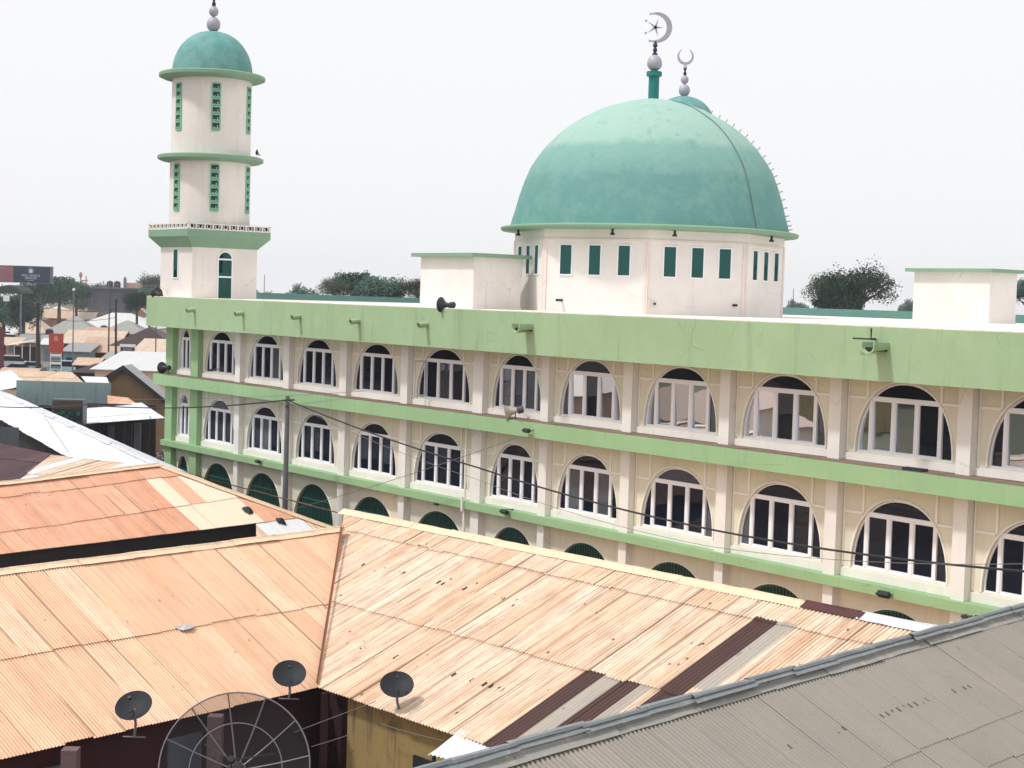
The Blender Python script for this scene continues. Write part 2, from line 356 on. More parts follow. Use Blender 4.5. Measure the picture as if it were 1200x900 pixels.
rows = [(Z_(-4.16), 2.08, L1b, zP0, 0), (Z_(-7.54), 2.12, L2b, L1a, 1), (0.35, Z_(-8.55) - .35, 0, L2a, 2)]
wall = MB(); trim = MB()
for zs, H, z0, z1, rw in rows:
    for i, (cx, wd) in enumerate(bays):
        x0, x1 = pil[i][0] , pil[i + 1][0]
        a = wd / 2 * (1 if rw < 2 else 1.03); pts = [(cx + x, zs + z) for x, z in (arch_pts(a, H) if rw < 2 else gate_pts(a, H))]
        wall.quad((x0, PW, z0), (x1, PW, z0), (x1, PW, zs), (x0, PW, zs))
        wall.quad((x0, PW, zs), (cx - a, PW, zs), (cx - a, PW, z1), (x0, PW, z1))
        wall.quad((cx + a, PW, zs), (x1, PW, zs), (x1, PW, z1), (cx + a, PW, z1))
        for (ax, az), (bx, bz) in zip(pts, pts[1:]):
            wall.quad((ax, PW, az), (bx, PW, bz), (bx, PW, z1), (ax, PW, z1))
            wall.quad((ax, PW, az), (ax, PW + .16, az), (bx, PW + .16, bz), (bx, PW, bz))
        wall.quad((cx - a, PW, zs), (cx + a, PW, zs), (cx + a, PW + .16, zs), (cx - a, PW + .16, zs))
        if rw < 2:
            bb = MB(); bb.box(x0 + .2, x1 - .2, PW - .07, PW + .02, z0 + .002, zs - .05); bb.build('sill_band', M['pink'], mosque)
            if i > 0:
                # raised ribs: uprights above the window shoulders and a rail at transom height
                zt = zs + H * .745; hx = a * .76
                for sx in (-1, 1):
                    trim.box(cx + sx * hx - .035, cx + sx * hx + .035, PW - .045, PW + .01, zs + H * .77, z1 - .005)
                    e0 = cx + sx * (a * .78); e1 = (x0 + pil[i][1] / 2 + .06) if sx < 0 else (x1 - pil[i + 1][1] / 2 - .06)
                    trim.box(min(e0, e1), max(e0, e1), PW - .04, PW + .01, zt, zt + .07)
                    ex = e1; trim.box(ex - .025, ex + .025, PW - .035, PW + .01, zs, z1 - .006)
        # rounded rim round each opening
        for (ax, az), (bx, bz) in zip(pts, pts[1:]):
            k = .05 if rw < 2 else .03
            dx, dz = bx - ax, bz - az; L = math.hypot(dx, dz) or 1; nx, nz = -dz / L * k, dx / L * k
            trim.add([(ax, PW - .03, az), (bx, PW - .03, bz), (bx + nx, PW - .03, bz + nz), (ax + nx, PW - .03, az + nz),
                      (ax, PW + .01, az), (bx, PW + .01, bz), (bx + nx, PW + .01, bz + nz), (ax + nx, PW + .01, az + nz)],
                     [(0, 1, 2, 3), (3, 2, 6, 7), (0, 4, 5, 1)])
wall.build('facade_wall', M['beige'], mosque)
trim.build('trim', M['trim'], mosque)
# remaining body
b = MB()
b.box(XL + .02, XR - .02, PW + .9, DEP, 0, zP0 + .4)
b.box(XL, XL + .25, PW, PW + .9, 0, zP0); b.box(XR - .25, XR, PW, PW + .9, 0, zP0)
b.build('building_body', M['cream'], mosque)
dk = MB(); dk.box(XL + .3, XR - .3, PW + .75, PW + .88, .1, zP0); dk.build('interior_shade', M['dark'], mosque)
for i, (x, wd, gr) in enumerate(pil):
    q = MB()
    segs = [(L1b, zP0), (L2b, L1a), (0, L2a)]
    for k, (z0, z1) in enumerate(segs):
        ww = wd if k < 2 or gr else wd * .85
        q.box(x - ww / 2, x + ww / 2, 0, PW + .05, z0, z1 - .002)
    q.build('pilaster', M['green2'] if gr else M['pink'], mosque)
# parapet with rim, roof deck
q = MB(); q.box(XL - .18, XR + .2, -1.0, -.82, zP0, zP1); q.box(XL - .18, XL + .0, -.82, DEP + .2, zP0, zP1); q.box(XR + .02, XR + .2, -.82, DEP + .2, zP0, zP1)
q.box(XL, XR + .02, -.82, PW + .9, zP0, zP0 + .12)
q.build('parapet', M['green'], mosque)
q = MB(); q.box(XL, XR + .02, -.82, DEP, zP1 - .12, zP1 + .015)
# slightly ragged cream lip along the parapet edge
rr = random.Random(3); x = XL - .18
while x < XR + .15:
    L = rr.uniform(.25, .7); q.box(x, min(x + L, XR + .18), -1.0 + rr.uniform(.0, .05), -.815, zP1, zP1 + .02 + rr.uniform(0, .02)); x += L
q.build('roof_deck', M['roofdeck'], mosque)
q = MB(); q.box(XL - .2, XR + .2, DEP, DEP + .2, zP0, zP1 + .42); q.build('rear_parapet', plaster('teal_green_parapet', lin((92, 134, 126)), (.1, .16, .15), .3, .4), mosque)
# rear wing carrying on beyond the corner, only its parapet shows
q = MB(); q.box(XL - 52, XL - .3, DEP + 1, DEP + 9, 0, zP0); q.build('rear_wing', M['cream'], mosque)
q = MB(); q.box(XL - 52.2, XL - .25, DEP + .8, DEP + 1.0, zP0, zP1 + .25); q.box(XL - 52.2, XL - 52.0, DEP + 1.0, DEP + 9, zP0, zP1 + .25); q.build('rear_wing_parapet', plaster('teal_wing_parapet', lin((84, 128, 120)), (.1, .16, .15), .3, .4), mosque)
# two floor ledges
q = MB(); q.box(XL - .1, XR + .15, -.6, PW + .06, L1a, L1b - .03); q.build('ledge', M['green2'], mosque)
q = MB(); x = XL - .1
while x < XR + .1:
    L = rr.uniform(.3, 1.1); q.box(x, min(x + L, XR + .14), -.6 + rr.uniform(.02, .12), PW + .05, L1b - .03, L1b - .03 + rr.uniform(.012, .035)); x += L
q.build('ledge_topping', M['grime'], mosque)
q = MB(); q.box(XL + .05, XR + .1, -.2, PW + .06, L2a, L2b); q.build('ledge', M['green2'], mosque)
# rain water pipe beside the widened pilaster
q = MB(); q.tube([(-20.62, -.02, .1), (-20.62, -.02, L2a - .02)], .06, 8); q.tube([(-20.62, -.02, L2b), (-20.62, -.02, L1a - .02)], .05, 8); q.tube([(-20.45, -.25, L2a - .1), (-20.45, -.25, L2b + .18)], .06, 8)
q.build('rain_pipe', M['trim'], mosque, True)

# ---- windows: frame mesh with the panes as its child; meshes shared between equal sizes
def window_meshes(a, H, seed):
    rr = random.Random(seed); f = MB(); p = MB(); pts = arch_pts(a, H)
    fr = .045
    for (ax, az), (bx, bz) in zip(pts, pts[1:]):
        dx, dz = bx - ax, bz - az; L = math.hypot(dx, dz) or 1; nx, nz = dz / L * fr, -dx / L * fr
        f.add([(ax, -.03, az), (bx, -.03, bz), (bx + nx, -.03, bz + nz), (ax + nx, -.03, az + nz), (ax, .04, az), (bx, .04, bz), (bx + nx, .04, bz + nz), (ax + nx, .04, az + nz)],
              [(0, 1, 2, 3), (3, 2, 6, 7), (0, 4, 5, 1), (4, 5, 6, 7)])
    f.box(-a, a, -.04, .04, 0, .05)
    s_ = a / 1.7; narrow = a < 1
    zt = H * .745; hw = a * (.725 if not narrow else .62)
    f.box(-hw, hw, -.05, .045, zt, zt + .1)
    n = 3 if not narrow else 2; e = [-hw + 2 * hw * k / n for k in range(n + 1)]
    for k, x in enumerate(e):
        x = min(max(x, -a * .97 + .05), a * .97 - .05)
        hgt = zt
        f.box(x - .055, x + .055, -.055, .045, .05, hgt)
    for k in range(n):   # sash frames
        x0, x1 = e[k] + .055, e[k + 1] - .055
        f.box(x0, x1, -.035, .03, .05, .10); f.box(x0, x1, -.035, .03, zt - .045, zt)
        f.box(x0, x0 + .035, -.035, .03, .10, zt - .045); f.box(x1 - .035, x1, -.035, .03, .10, zt - .045)
    def pane(x0, x1, z0, z1, top=None):
        ta, tb = rr.gauss(0, .010), rr.gauss(-.004, .007)
        if 7 <= seed <= 11: ta, tb = rr.gauss(0, .012), rr.uniform(-.045, -.018)
        cx, cz = (x0 + x1) / 2, (z0 + z1) / 2
        y = lambda x, z: .015 + (x - cx) * ta + (z - cz) * tb
        if top is None: p.quad((x0, y(x0, z0), z0), (x1, y(x1, z0), z0), (x1, y(x1, z1), z1), (x0, y(x0, z1), z1))
        else:
            p.quad(*[(x, y(x, z), z) for x, z in top])
    for k in range(n): pane(e[k] + .05, e[k + 1] - .05, .06, zt - .02)
    hi = [(x * .985, z * .99) for x, z in pts if z > zt + .03]
    if len(hi) > 2:
        p.cur = 1; pane(-1, 1, zt, H, top=[(hi[0][0], zt + .08)] + hi + [(hi[-1][0], zt + .08)]); p.cur = 0
    if not narrow:
        for sx in (-1, 1):
            side = [(x * .985, z) for x, z in pts if (x * sx) > hw + .03]
            if sx > 0: side = side[::-1]
            if len(side) > 1:
                side = side + [(sx * (hw + .03), side[-1][1]), (sx * (hw + .03), .03)]
                pane(sx * hw, sx * a, 0, zt, top=side)
    return f, p
def tone_faces(me, vals):
    ca_ = me.color_attributes.new('tone', 'FLOAT_COLOR', 'CORNER'); buf = []
    for pl, t in zip(me.polygons, vals): buf += [t, t, t, 1] * len(pl.vertices)
    ca_.data.foreach_set('color', buf); return me
wcache = {}
for rw, (zs, H, z0, z1, _) in enumerate(rows[:2]):
    for i, (cx, wd) in enumerate(bays):
        f, p = window_meshes(wd / 2 - .01, H - .01, 100 * rw + i)
        fm = f.mesh('window', M['frame'])
        if rw == 0 and i == 5:
            casement = True
        o = link('window', fm, mosque, (cx, PW + .09, zs))
        rz_ = random.Random(rw * 50 + i)
        for k_ in range(len(p.m)):
            if p.m[k_] == 0 and rz_.random() < .09: p.m[k_] = 2
        pm = p.mesh('pane', [M['glass'], M['matte_pane'] if (rw == 1 and i in (0, 1, 8)) else M['glass'], M['curtained']])
        hot = rw == 0 and i in (7, 8, 9, 10, 11)
        vals = [(rz_.choice((.05, .55, .85, .9)) if hot else (rz_.choice((.015, .03, .06, .12)) if rw == 0 else rz_.choice((.0, .01, .02, .04)))) for _ in pm.polygons]
        vals[3 if len(vals) > 3 else 0] = .02
        tone_faces(pm, vals); po = link('pane', pm, o)
        if rw == 0 and i == 5:
            q = MB(); hw = (wd / 2) * .725; x = -hw + .06; ca, sa = math.cos(R_(70)), math.sin(R_(70)); W2 = .78; zt = H * .745
            def P3(u, z): return (x + u * ca, -.06 - u * sa, z)
            for (u0, u1, za, zb) in ((0, .07, .1, zt), (W2 - .07, W2, .1, zt), (.07, W2 - .07, .1, .17), (.07, W2 - .07, zt - .07, zt)):
                q.add([P3(u0, za), P3(u1, za), P3(u1, zb), P3(u0, zb)] + [(a_[0] + .03, a_[1] - .01, a_[2]) for a_ in (P3(u0, za), P3(u1, za), P3(u1, zb), P3(u0, zb))], [(0, 1, 2, 3), (4, 5, 6, 7), (0, 1, 5, 4), (1, 2, 6, 5), (2, 3, 7, 6), (3, 0, 4, 7)])
            q.build('open_casement', M['frame'], o)
# ground floor: arched openings closed by dark green barred gates
zs, H, _, _, _ = rows[2]
for i, (cx, wd) in enumerate(bays):
    a = wd / 2 * 1.03 - .01; q = MB(); pts = gate_pts(a, H)
    q.add([(x, .0, z) for x, z in pts], [tuple(range(len(pts)))])
    o = link('gate', q.mesh('gate', M['gate']), mosque, (cx, PW + .14, zs))
    q = MB(); x = -a + .12
    while x < a - .05:
        h = H - 1.95 + 1.95 * (1 - abs(x / a) ** 2.1) ** (1 / 2.1) - .03
        if h > .1: q.box(x - .012, x + .012, -.045, -.02, 0, h)
        x += .14
    for z in (H * .35, H * .55, H * .8):
        xx = a if z < H - 1.95 else a * (1 - ((z - H + 1.95) / 1.95) ** 2.1) ** (1 / 2.1); q.box(-xx, xx, -.05, -.015, z, z + .04)
    for (ax, az), (bx, bz) in zip(pts, pts[1:]): q.add([(ax, -.05, az), (bx, -.05, bz), (bx * .96, -.05, bz * .98), (ax * .96, -.05, az * .98)], [(0, 1, 2, 3)])
    link('bars', q.mesh('bars', M['gate2']), o)

# ---- rain spouts through the parapet
def spout(px, py, big=False):
    c = fac(px, py, 1.0); q = MB()
    if not big:
        q.tube([(c.x, -1.0, c.z), (c.x, -1.42, c.z - .05)], .11, 12, cap=False); q.tube([(c.x, -1.42, c.z - .05), (c.x, -1.0, c.z)], .085, 12, cap=False)
        q.cur = 1; q.tube([(c.x, -1.02, c.z), (c.x, -1.05, c.z)], .09, 10); q.cur = 0
    else:   # open concrete scoop
        s_ = []
        for k in range(9):
            t = math.pi + math.pi * k / 8; s_.append((math.cos(t) * .25, math.sin(t) * .22))
        for j in range(len(s_) - 1):
            (x0, z0), (x1, z1) = s_[j], s_[j + 1]
            for rr_, in ((1.0,), (.8,)):
                q.quad((c.x + x0 * rr_, -1.0, c.z + z0 * rr_ + .1), (c.x + x1 * rr_, -1.0, c.z + z1 * rr_ + .1), (c.x + x1 * rr_, -1.62, c.z + z1 * rr_ + .05), (c.x + x0 * rr_, -1.62, c.z + z0 * rr_ + .05))
            q.quad((c.x + x0, -1.62, c.z + z0 + .05), (c.x + x1, -1.62, c.z + z1 + .05), (c.x + x1 * .8, -1.62, c.z + z1 * .8 + .05), (c.x + x0 * .8, -1.62, c.z + z0 * .8 + .05))
        for sx in (-1, 1): q.box(c.x + sx * .225 - .025, c.x + sx * .225 + .025, -1.62, -1.0, c.z + .06, c.z + .16)
        q.cur = 1; q.box(c.x - .19, c.x + .19, -1.5, -1.01, c.z - .09, c.z + .02); q.cur = 0
    q.build('rain_spout', [M['green'], M['dark']], mosque, True)
for p_ in ((228, 363), (285, 367), (352, 371), (421, 376), (501, 380)): spout(*p_)
for p_ in ((620, 385), (1034, 408)): spout(*p_, big=True)
c = fac(1018, 397, 1.0); q = MB(); q.tube([(c.x - .35, -1.25, c.z), (c.x + .25, -1.2, c.z), (c.x + .25, -1.2, c.z + .3)], .025, 6); q.tube([(c.x + .25, -1.2, c.z), (c.x + .25, -.98, c.z)], .03, 6); q.build('pipe_bracket', M['dark'], mosque)

# ---- stair rooms on the roof
def stair_room(px, wdepth, lx, ly, h):
    c = fac(px, 360, -wdepth); q = MB(); z0 = zP1; x1 = c.x; x0 = c.x - lx; y0 = wdepth; y1 = wdepth + ly
    q.box(x0, x1, y0, y1, z0, z0 + h); r = q.build('stair_room', M['pink'], mosque)
    q = MB(); q.box(x0 - .3, x1 + .3, y0 - .3, y1 + .3, z0 + h, z0 + h + .15); q.build('roof_slab', M['green3'], r)
    q = MB(); q.box(x0 - .04, x1 + .04, y0 - .04, y1 + .04, z0 + .001, z0 + .09); q.build('plinth', M['pink'], r)
stair_room(554, 1.3, 3.75, 2.35, 2.06)
stair_room(1159, 22.5, 4.1, 1.9, 2.22)

# ---- main dome on an octagonal drum
Zc = 68.0; fz = Zc / 63.0; dc = MLi @ at_y(757.5, 350, Zc); dc.z = zP1; k = Zc / 1900
drum = empty('dome_drum', dc, 0); drum.parent = mosque
drum_h = 3.02 * fz + .02
DR = 157 * k
view = math.atan2(-(MLi @ Vector((0, 0, 0)) - dc).x, 0)
camdir = (MLi @ Vector((0, 0, 0))) - dc; ca = math.atan2(camdir.y, camdir.x)
vert = [ca + R_(a_) for a_ in (-48, -1.5, 42, 88, 132, 178, 222, 268)]     # first vertex seen left of centre
vert = [ca + R_(a_) for a_ in (-47, 0, 43, 88, 133, 178, 223, 268)]
def pol(a_, r, z=0): return Vector((r * math.cos(a_), r * math.sin(a_), z))
q = MB(); n = len(vert); bot = [pol(a_, DR, 0) for a_ in vert]; top = [pol(a_, DR, drum_h + .35) for a_ in vert]
q.add(bot + top, [(i, (i + 1) % n, (i + 1) % n + n, i + n) for i in range(n)] + [tuple(range(n)), tuple(range(2 * n - 1, n - 1, -1))])
q.build('drum_wall', M['pink'], drum)
q = MB()
for a_ in vert: q.tube([pol(a_, DR - .01, 0), pol(a_, DR - .01, drum_h - .45)], .05, 6)
for i in range(n):
    p0, p1 = vert[i], vert[(i + 1) % n]; A, B = pol(p0, DR), pol(p1, DR); t = (B - A).normalized(); nn = (A + B).normalized()
    Lf = (B - A).length
    for u in (.09, Lf - .09): q.obox(A + t * u + nn * .01 + Vector((0, 0, (drum_h - .45) / 2)), t * .05, nn * .025, Vector((0, 0, (drum_h - .45) / 2)))
    q.obox(A + t * Lf / 2 + nn * .01 + Vector((0, 0, drum_h - .42)), t * (Lf / 2), nn * .03, Vector((0, 0, .04)))
q.build('drum_rib', plaster('pink_rib_paint', lin((234, 222, 215)), (.38, .3, .26), .2, .2), drum)
for i in range(n):
    A, B = pol(vert[i], DR), pol(vert[(i + 1) % n], DR); t = (B - A).normalized(); nn = (A + B).normalized(); Lf = (B - A).length
    for fr in (.22, .5, .78):
        c = A + t * Lf * fr + nn * .0; an = math.atan2(t.y, t.x)
        q = MB(); ww, hh = .225 * fz, .53 * fz
        q.box(-ww - .05, -ww, -.04, .05, -.05, 2 * hh + .05); q.box(ww, ww + .05, -.04, .05, -.05, 2 * hh + .05); q.box(-ww, ww, -.04, .05, -.05, 0); q.box(-ww, ww, -.04, .05, 2 * hh, 2 * hh + .05)
        sgn = 1 if (Matrix.Rotation(an, 3, 'Z') @ Vector((0, -1, 0))).dot(nn) > 0 else -1
        o = link('drum_window', q.mesh('drum_window', M['frame']), drum, c + Vector((0, 0, drum_h - 1.66 * fz)), (0, 0, an + (0 if sgn > 0 else math.pi)))
        q = MB(); q.quad((-ww, -.012, 0), (ww, -.012, 0), (ww, -.008 - .01 * rnd.random(), 2 * hh), (-ww, -.012, 2 * hh)); link('pane', q.mesh('pane', M['teal_glass']), o)
q = MB(); ER = 173 * k; q.lathe([(DR - .2, drum_h - .02), (ER - .05, drum_h + .0), (ER, drum_h + .07), (ER, drum_h + .13), (ER - .1, drum_h + .17), (157 * k, drum_h + .22)], n=72); q.build('dome_cornice', M['green3'], drum, True)
dome = empty('dome', (dc.x, dc.y, dc.z + drum_h + .2)); dome.parent = mosque
prof = [(162, 0), (160, 8), (157, 18), (152.5, 35), (147, 52), (140.5, 68), (133, 80), (121, 96), (108, 109), (94, 120), (79, 129), (62, 138), (46, 143.5), (30, 148), (14, 151), (3, 152.5)]
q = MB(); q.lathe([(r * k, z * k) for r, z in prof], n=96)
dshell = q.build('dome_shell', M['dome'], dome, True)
# climbing pegs, stay cable
pr = [(Vector((r * k, z * k))) for r, z in prof]
def on_prof(t):
    t *= len(pr) - 1; i = min(int(t), len(pr) - 2); return pr[i].lerp(pr[i + 1], t - i)
pa = ca + R_(84)
for j in range(22):
    P = on_prof(.03 + j * .036); P2 = on_prof(.03 + j * .036 + .01); tt = (P2 - P).normalized(); nn2 = Vector((tt.y, -tt.x))
    a0, a1 = P, P + nn2 * .15; q = MB()
    q.tube([pol(pa - .025, a0.x, a0.y), pol(pa - .025, a1.x, a1.y), pol(pa + .025, a1.x, a1.y), pol(pa + .025, a0.x, a0.y)], .014, 5)
    q.build('climbing_rung', M['silver'], dome)
q = MB(); q.tube([pol(ca + R_(46) - (1 - j / 30) ** 2 * 0 , on_prof(.0 + j * .029).x + .03, on_prof(j * .029).y + .02) for j in range(31)], .015, 5); q.build('earth_cable', M['steel'], dome)
def crescent(m, R, th, open_ang, gap, tk, cx=0, cz=0):
    """flat crescent ring in xz plane; open_ang = direction of the opening"""
    n = 30; g = R_(gap); o = []; inn = []
    for i in range(n + 1):
        t = open_ang + g + (2 * math.pi - 2 * g) * i / n; wdt = th * math.sin(math.pi * i / n) ** .7 + .01
        o.append((cx + R * math.cos(t), cz + R * math.sin(t))); inn.append((cx + (R - wdt) * math.cos(t), cz + (R - wdt) * math.sin(t)))
    for i in range(n):
        (a0, a1), (b0, b1), (c0, c1), (d0, d1) = o[i], o[i + 1], inn[i + 1], inn[i]
        m.add([(a0, -tk, a1), (b0, -tk, b1), (c0, -tk, c1), (d0, -tk, d1), (a0, tk, a1), (b0, tk, b1), (c0, tk, c1), (d0, tk, d1)], [(0, 1, 2, 3), (7, 6, 5, 4), (0, 4, 5, 1), (3, 2, 6, 7), (0, 3, 7, 4), (1, 5, 6, 2)])
zt = 152.5 * k
fin = empty('finial', (0, 0, 0)); fin.parent = dome; fin.parent = mosque; fin.location = dome.location; fin.rotation_euler = (0, 0, -RZ)
q = MB(); s_ = k; q.lathe([(6.2 * s_, zt - .15), (6.2 * s_, zt + 25 * s_), (9 * s_, zt + 26 * s_), (9 * s_, zt + 31 * s_), (5 * s_, zt + 32 * s_)], n=16); q.build('post', M['teal'], fin, True)
q = MB(); q.lathe([(1 * s_, zt + 32 * s_)] + [(max(8.8 * math.cos(t) * (1 - .12 * math.sin(t)), .4) * s_, zt + (41.5 + 9.5 * math.sin(t)) * s_) for t in [math.pi * (-.5 + j / 12) for j in range(13)]], n=20)
q.build('ball', M['silver'], fin, True)
q = MB(); q.lathe([(3 * s_, zt + 50 * s_), (3.2 * s_, zt + 52 * s_), (1.5 * s_, zt + 53 * s_), (2.8 * s_, zt + 56 * s_), (1.5 * s_, zt + 59 * s_), (3.2 * s_, zt + 61 * s_), (2.6 * s_, zt + 62 * s_), (1.2 * s_, zt + 66 * s_)], n=10); q.build('stem', M['dark'], fin, True)
q = MB(); cz = zt + 82 * s_; crescent(q, 17.5 * s_, 6.0 * s_, math.pi, 62, .03, 1.5 * s_, cz)
for (ex, ez) in ((-9, 15.5), (-13, 7.5), (-13, -6.5), (-9, -15.5)):
    q.lathe([(.1 * s_, cz + (ez - 1.8) * s_), (1.8 * s_, cz + ez * s_), (.1 * s_, cz + (ez + 1.8) * s_)], cx=(ex + 1.5 + (1 if abs(ez) > 10 else 0)) * s_, n=8)
for j in range(5):      # slim star
    t = math.pi * 2 * j / 5; L = (11 if j else 9) * s_
    q.prism([(-.5 * s_ + math.cos(t + 1.57) * 1.5 * s_, cz + math.sin(t + 1.57) * 1.5 * s_), (-.5 * s_ + math.cos(t) * L, cz + math.sin(t) * L), (-.5 * s_ + math.cos(t - 1.57) * 1.5 * s_, cz + math.sin(t - 1.57) * 1.5 * s_)], -.025, .025)
q.build('crescent', M['silver'], fin)

# ---- small fittings under the drum cornice
for j, a_ in enumerate((-75, -22, 2, 50)):
    q = MB(); P = pol(ca + R_(a_ + 8), DR + .12, drum_h - .12); q.tube([P + Vector((0, 0, .1)), P + Vector((0, 0, -.03))], .05, 8); q.lathe([(.03, P.z - .02), (.1, P.z - .08), (.09, P.z - .14)], P.x, P.y, 10); q.build('spot_lamp', M['dark'], drum, True)
for (px, py) in ((631, 351), (766, 356), (868, 358)):
    P = MLi @ at_y(px, py, Zc - 4.9) - dc; q = MB(); nn3 = Vector((P.x, P.y, 0)).normalized(); P = nn3 * (DR * .955) + Vector((0, 0, P.z)); q.tube([P - nn3 * .1, P + nn3 * .3], .05, 8); q.build('pipe_stub', M['dark'], drum)

# ------------------------------------------------------------------ minaret(s)
def make_minaret(loc, rz, label):
    root = empty('minaret', loc, rz, label, 'minaret', 'minarets at the mosque corners')
    kk = 82.6 / 1900; hz = Z_(0)
    base = Z_(-.5); H = lambda py: CAMZ + (337.5 - py) * kk
    s_ = 1.80
    q = MB(); q.box(-s_, s_, -s_, s_, base - .02, H(289)); body = q.build('tower_body', M['cream'], root)
    # flared square balcony
    q = MB(); B = 2.28; z0, z1, z2 = H(291), H(279), H(271)
    r4 = lambda s, z: [(-s, -s, z), (s, -s, z), (s, s, z), (-s, s, z)]
    vs = r4(s_ + .02, z0) + r4(B, z1) + r4(B, z2)
    q.add(vs, [(0, 1, 2, 3), (8, 9, 10, 11)] + [(i + 4 * j, (i + 1) % 4 + 4 * j, (i + 1) % 4 + 4 * (j + 1), i + 4 * (j + 1)) for j in (0, 1) for i in range(4)]); bal = q.build('balcony', M['green3'], root)
    q = MB(); zr = H(264)
    for sx, sy in ((0, -1), (1, 0), (0, 1), (-1, 0)):
        T = Vector((-sy, sx, 0)); Nn = Vector((sx, sy, 0))
        cz = (z2 + zr) / 2; hh = (zr - z2) / 2
        q.cur = 0; q.obox(Nn * (B - .05) + Vector((0, 0, z2 + .025)), T * B, Nn * .05, Vector((0, 0, .025))); q.obox(Nn * (B - .05) + Vector((0, 0, zr - .03)), T * B, Nn * .05, Vector((0, 0, .03)))
        nb = 10
        for j in range(nb + 1):
            u = -B + 2 * B * j / nb; u = max(min(u, B - .04), -B + .04)
            q.obox(Nn * (B - .052) + T * u + Vector((0, 0, cz)), T * .04, Nn * .05, Vector((0, 0, hh)))
        for j in range(nb):    # curled leaf motif in each block
            u = -B + 2 * B * (j + .5) / nb
            pts = [Nn * (B - .04) + T * (u + math.cos(t) * .1) + Vector((0, 0, cz + math.sin(t) * .11)) for t in [2.6 + .55 * i_ for i_ in range(9)]]
            q.tube(pts, .028, 5)
        q.cur = 1; q.obox(Nn * (B - .12) + Vector((0, 0, cz)), T * (B - .1), Nn * .015, Vector((0, 0, hh - .03)))
    q.build('breeze_block_rail', [M['pink'], M['dark']], bal)
    # round shaft
    q = MB(); r1 = 46.5 * kk; q.lathe([(r1, z2 - .02), (r1, H(187))], n=56); q.build('lower_shaft', M['cream'], root, True)
    q = MB(); r2 = 45.8 * kk; q.lathe([(r2, H(187)), (r2, H(94))], n=56); q.build('upper_shaft', M['cream'], root, True)
    for zc_, rr_ in ((187, 61), (92, 61)):
        q = MB(); R0 = rr_ * kk; q.lathe([(r2, H(zc_) - .22), (R0 - .2, H(zc_) - .17), (R0, H(zc_) - .08), (R0, H(zc_) + .07), (R0 - .1, H(zc_) + .12), (r2, H(zc_) + .17)], n=56); q.build('ring_ledge', M['green3'], root, True)
    cdir = -math.atan2(1, 0) if False else None
    wc = Vector((0, 0, 0)) - Vector((loc[0], loc[1], 0)); ang0 = math.atan2(wc.y, wc.x) - rz
    for zb, zt_ in ((249, 196), (157, 104)):
        for j in range(6):
            a_ = ang0 + R_(6 + 60 * j); R0 = r1 if zb > 200 else r2
            q = MB(); hgt = H(zt_) - H(zb); cs, sn = math.cos(a_), math.sin(a_); Nn = Vector((cs, sn, 0)); T = Vector((-sn, cs, 0)); c = Nn * (R0 - .03)
            q.cur = 1; q.obox(c + Vector((0, 0, H(zb) + hgt / 2)), T * .2, Nn * .045, Vector((0, 0, hgt / 2))); q.cur = 0
            for sx in (-1, 1): q.obox(c + T * sx * .2 + Vector((0, 0, H(zb) + hgt / 2)), T * .03, Nn * .07, Vector((0, 0, hgt / 2)))
            bh = hgt / 6
            for i_ in range(7): q.obox(c + Vector((0, 0, H(zb) + bh * i_)), T * .17, Nn * .068, Vector((0, 0, .035)))
            for i_ in range(6):
                zc_ = H(zb) + bh * (i_ + .5); pts = [c + Nn * .05 + T * (math.cos(t) * .09) + Vector((0, 0, zc_ + math.sin(t) * .1)) for t in [3.4 + .5 * u for u in range(8)]]; q.tube(pts, .03, 5)
                q.obox(c + Nn * .02 + Vector((0, 0, zc_ - .1)), T * .17, Nn * .03, Vector((0, 0, .045)))
            q.build('breeze_block_window', [plain('green_breeze_block', lin((120, 180, 150)), .7) if 'gbb' not in M else M['gbb'], M['dark']], root, True)
    # door on the side facing right, window on the side facing left
    q = MB(); zd0 = base; zd1 = H(304); a = .36
    y = -0; X = s_
    pts = arch_pts(a, .36, 14, 2)
    for (sy) in (-a - .06, a): q.box(X - .02, X + .05, sy, sy + .06, zd0, zd1)
    q.box(X - .02, X + .05, -a, a, zd1 - .03, zd1 + .05); q.box(X - .02, X + .05, -a, a, zd0 + 1.05, zd0 + 1.13)
    for (ax, az), (bx, bz) in zip(pts, pts[1:]): q.add([(X + .05, ax, zd1 + az), (X + .05, bx, zd1 + bz), (X + .05, bx * 1.18, zd1 + bz * 1.18), (X + .05, ax * 1.18, zd1 + az * 1.18), (X - .02, ax, zd1 + az), (X - .02, bx, zd1 + bz), (X - .02, bx * 1.18, zd1 + bz * 1.18), (X - .02, ax * 1.18, zd1 + az * 1.18)], [(0, 1, 2, 3), (3, 2, 6, 7), (0, 1, 5, 4)])
    do = q.build('door', M['frame'], root)
    q = MB(); q.quad((X + .012, -a, zd0), (X + .012, a, zd0), (X + .012, a, zd1), (X + .012, -a, zd1)); q.add([(X + .012, x, zd1 + z) for x, z in pts], [tuple(range(len(pts)))]); q.build('pane', M['teal_glass'], do)
    q = MB(); wx = -.0; zw0, zw1 = H(326), H(294)
    q.box(wx - .3, wx - .24, -s_ - .04, -s_ + .02, zw0, zw1); q.box(wx + .24, wx + .3, -s_ - .04, -s_ + .02, zw0, zw1); q.box(wx - .3, wx + .3, -s_ - .04, -s_ + .02, zw0 - .06, zw0); wo_ = q.build('window', M['frame'], root)
    q = MB(); q.box(wx - .24, wx + .24, -s_ - .015, -s_ + .01, zw0, zw1); q.build('pane', M['teal_glass'], wo_)
    # dome and finial
    z0 = H(89); q = MB(); R0 = 46.3 * kk
    q.lathe([(R0 * math.cos(t) ** .92, z0 + 50 * kk * math.sin(t)) for t in [math.pi / 2 * j / 16 * .985 for j in range(17)]], n=56)
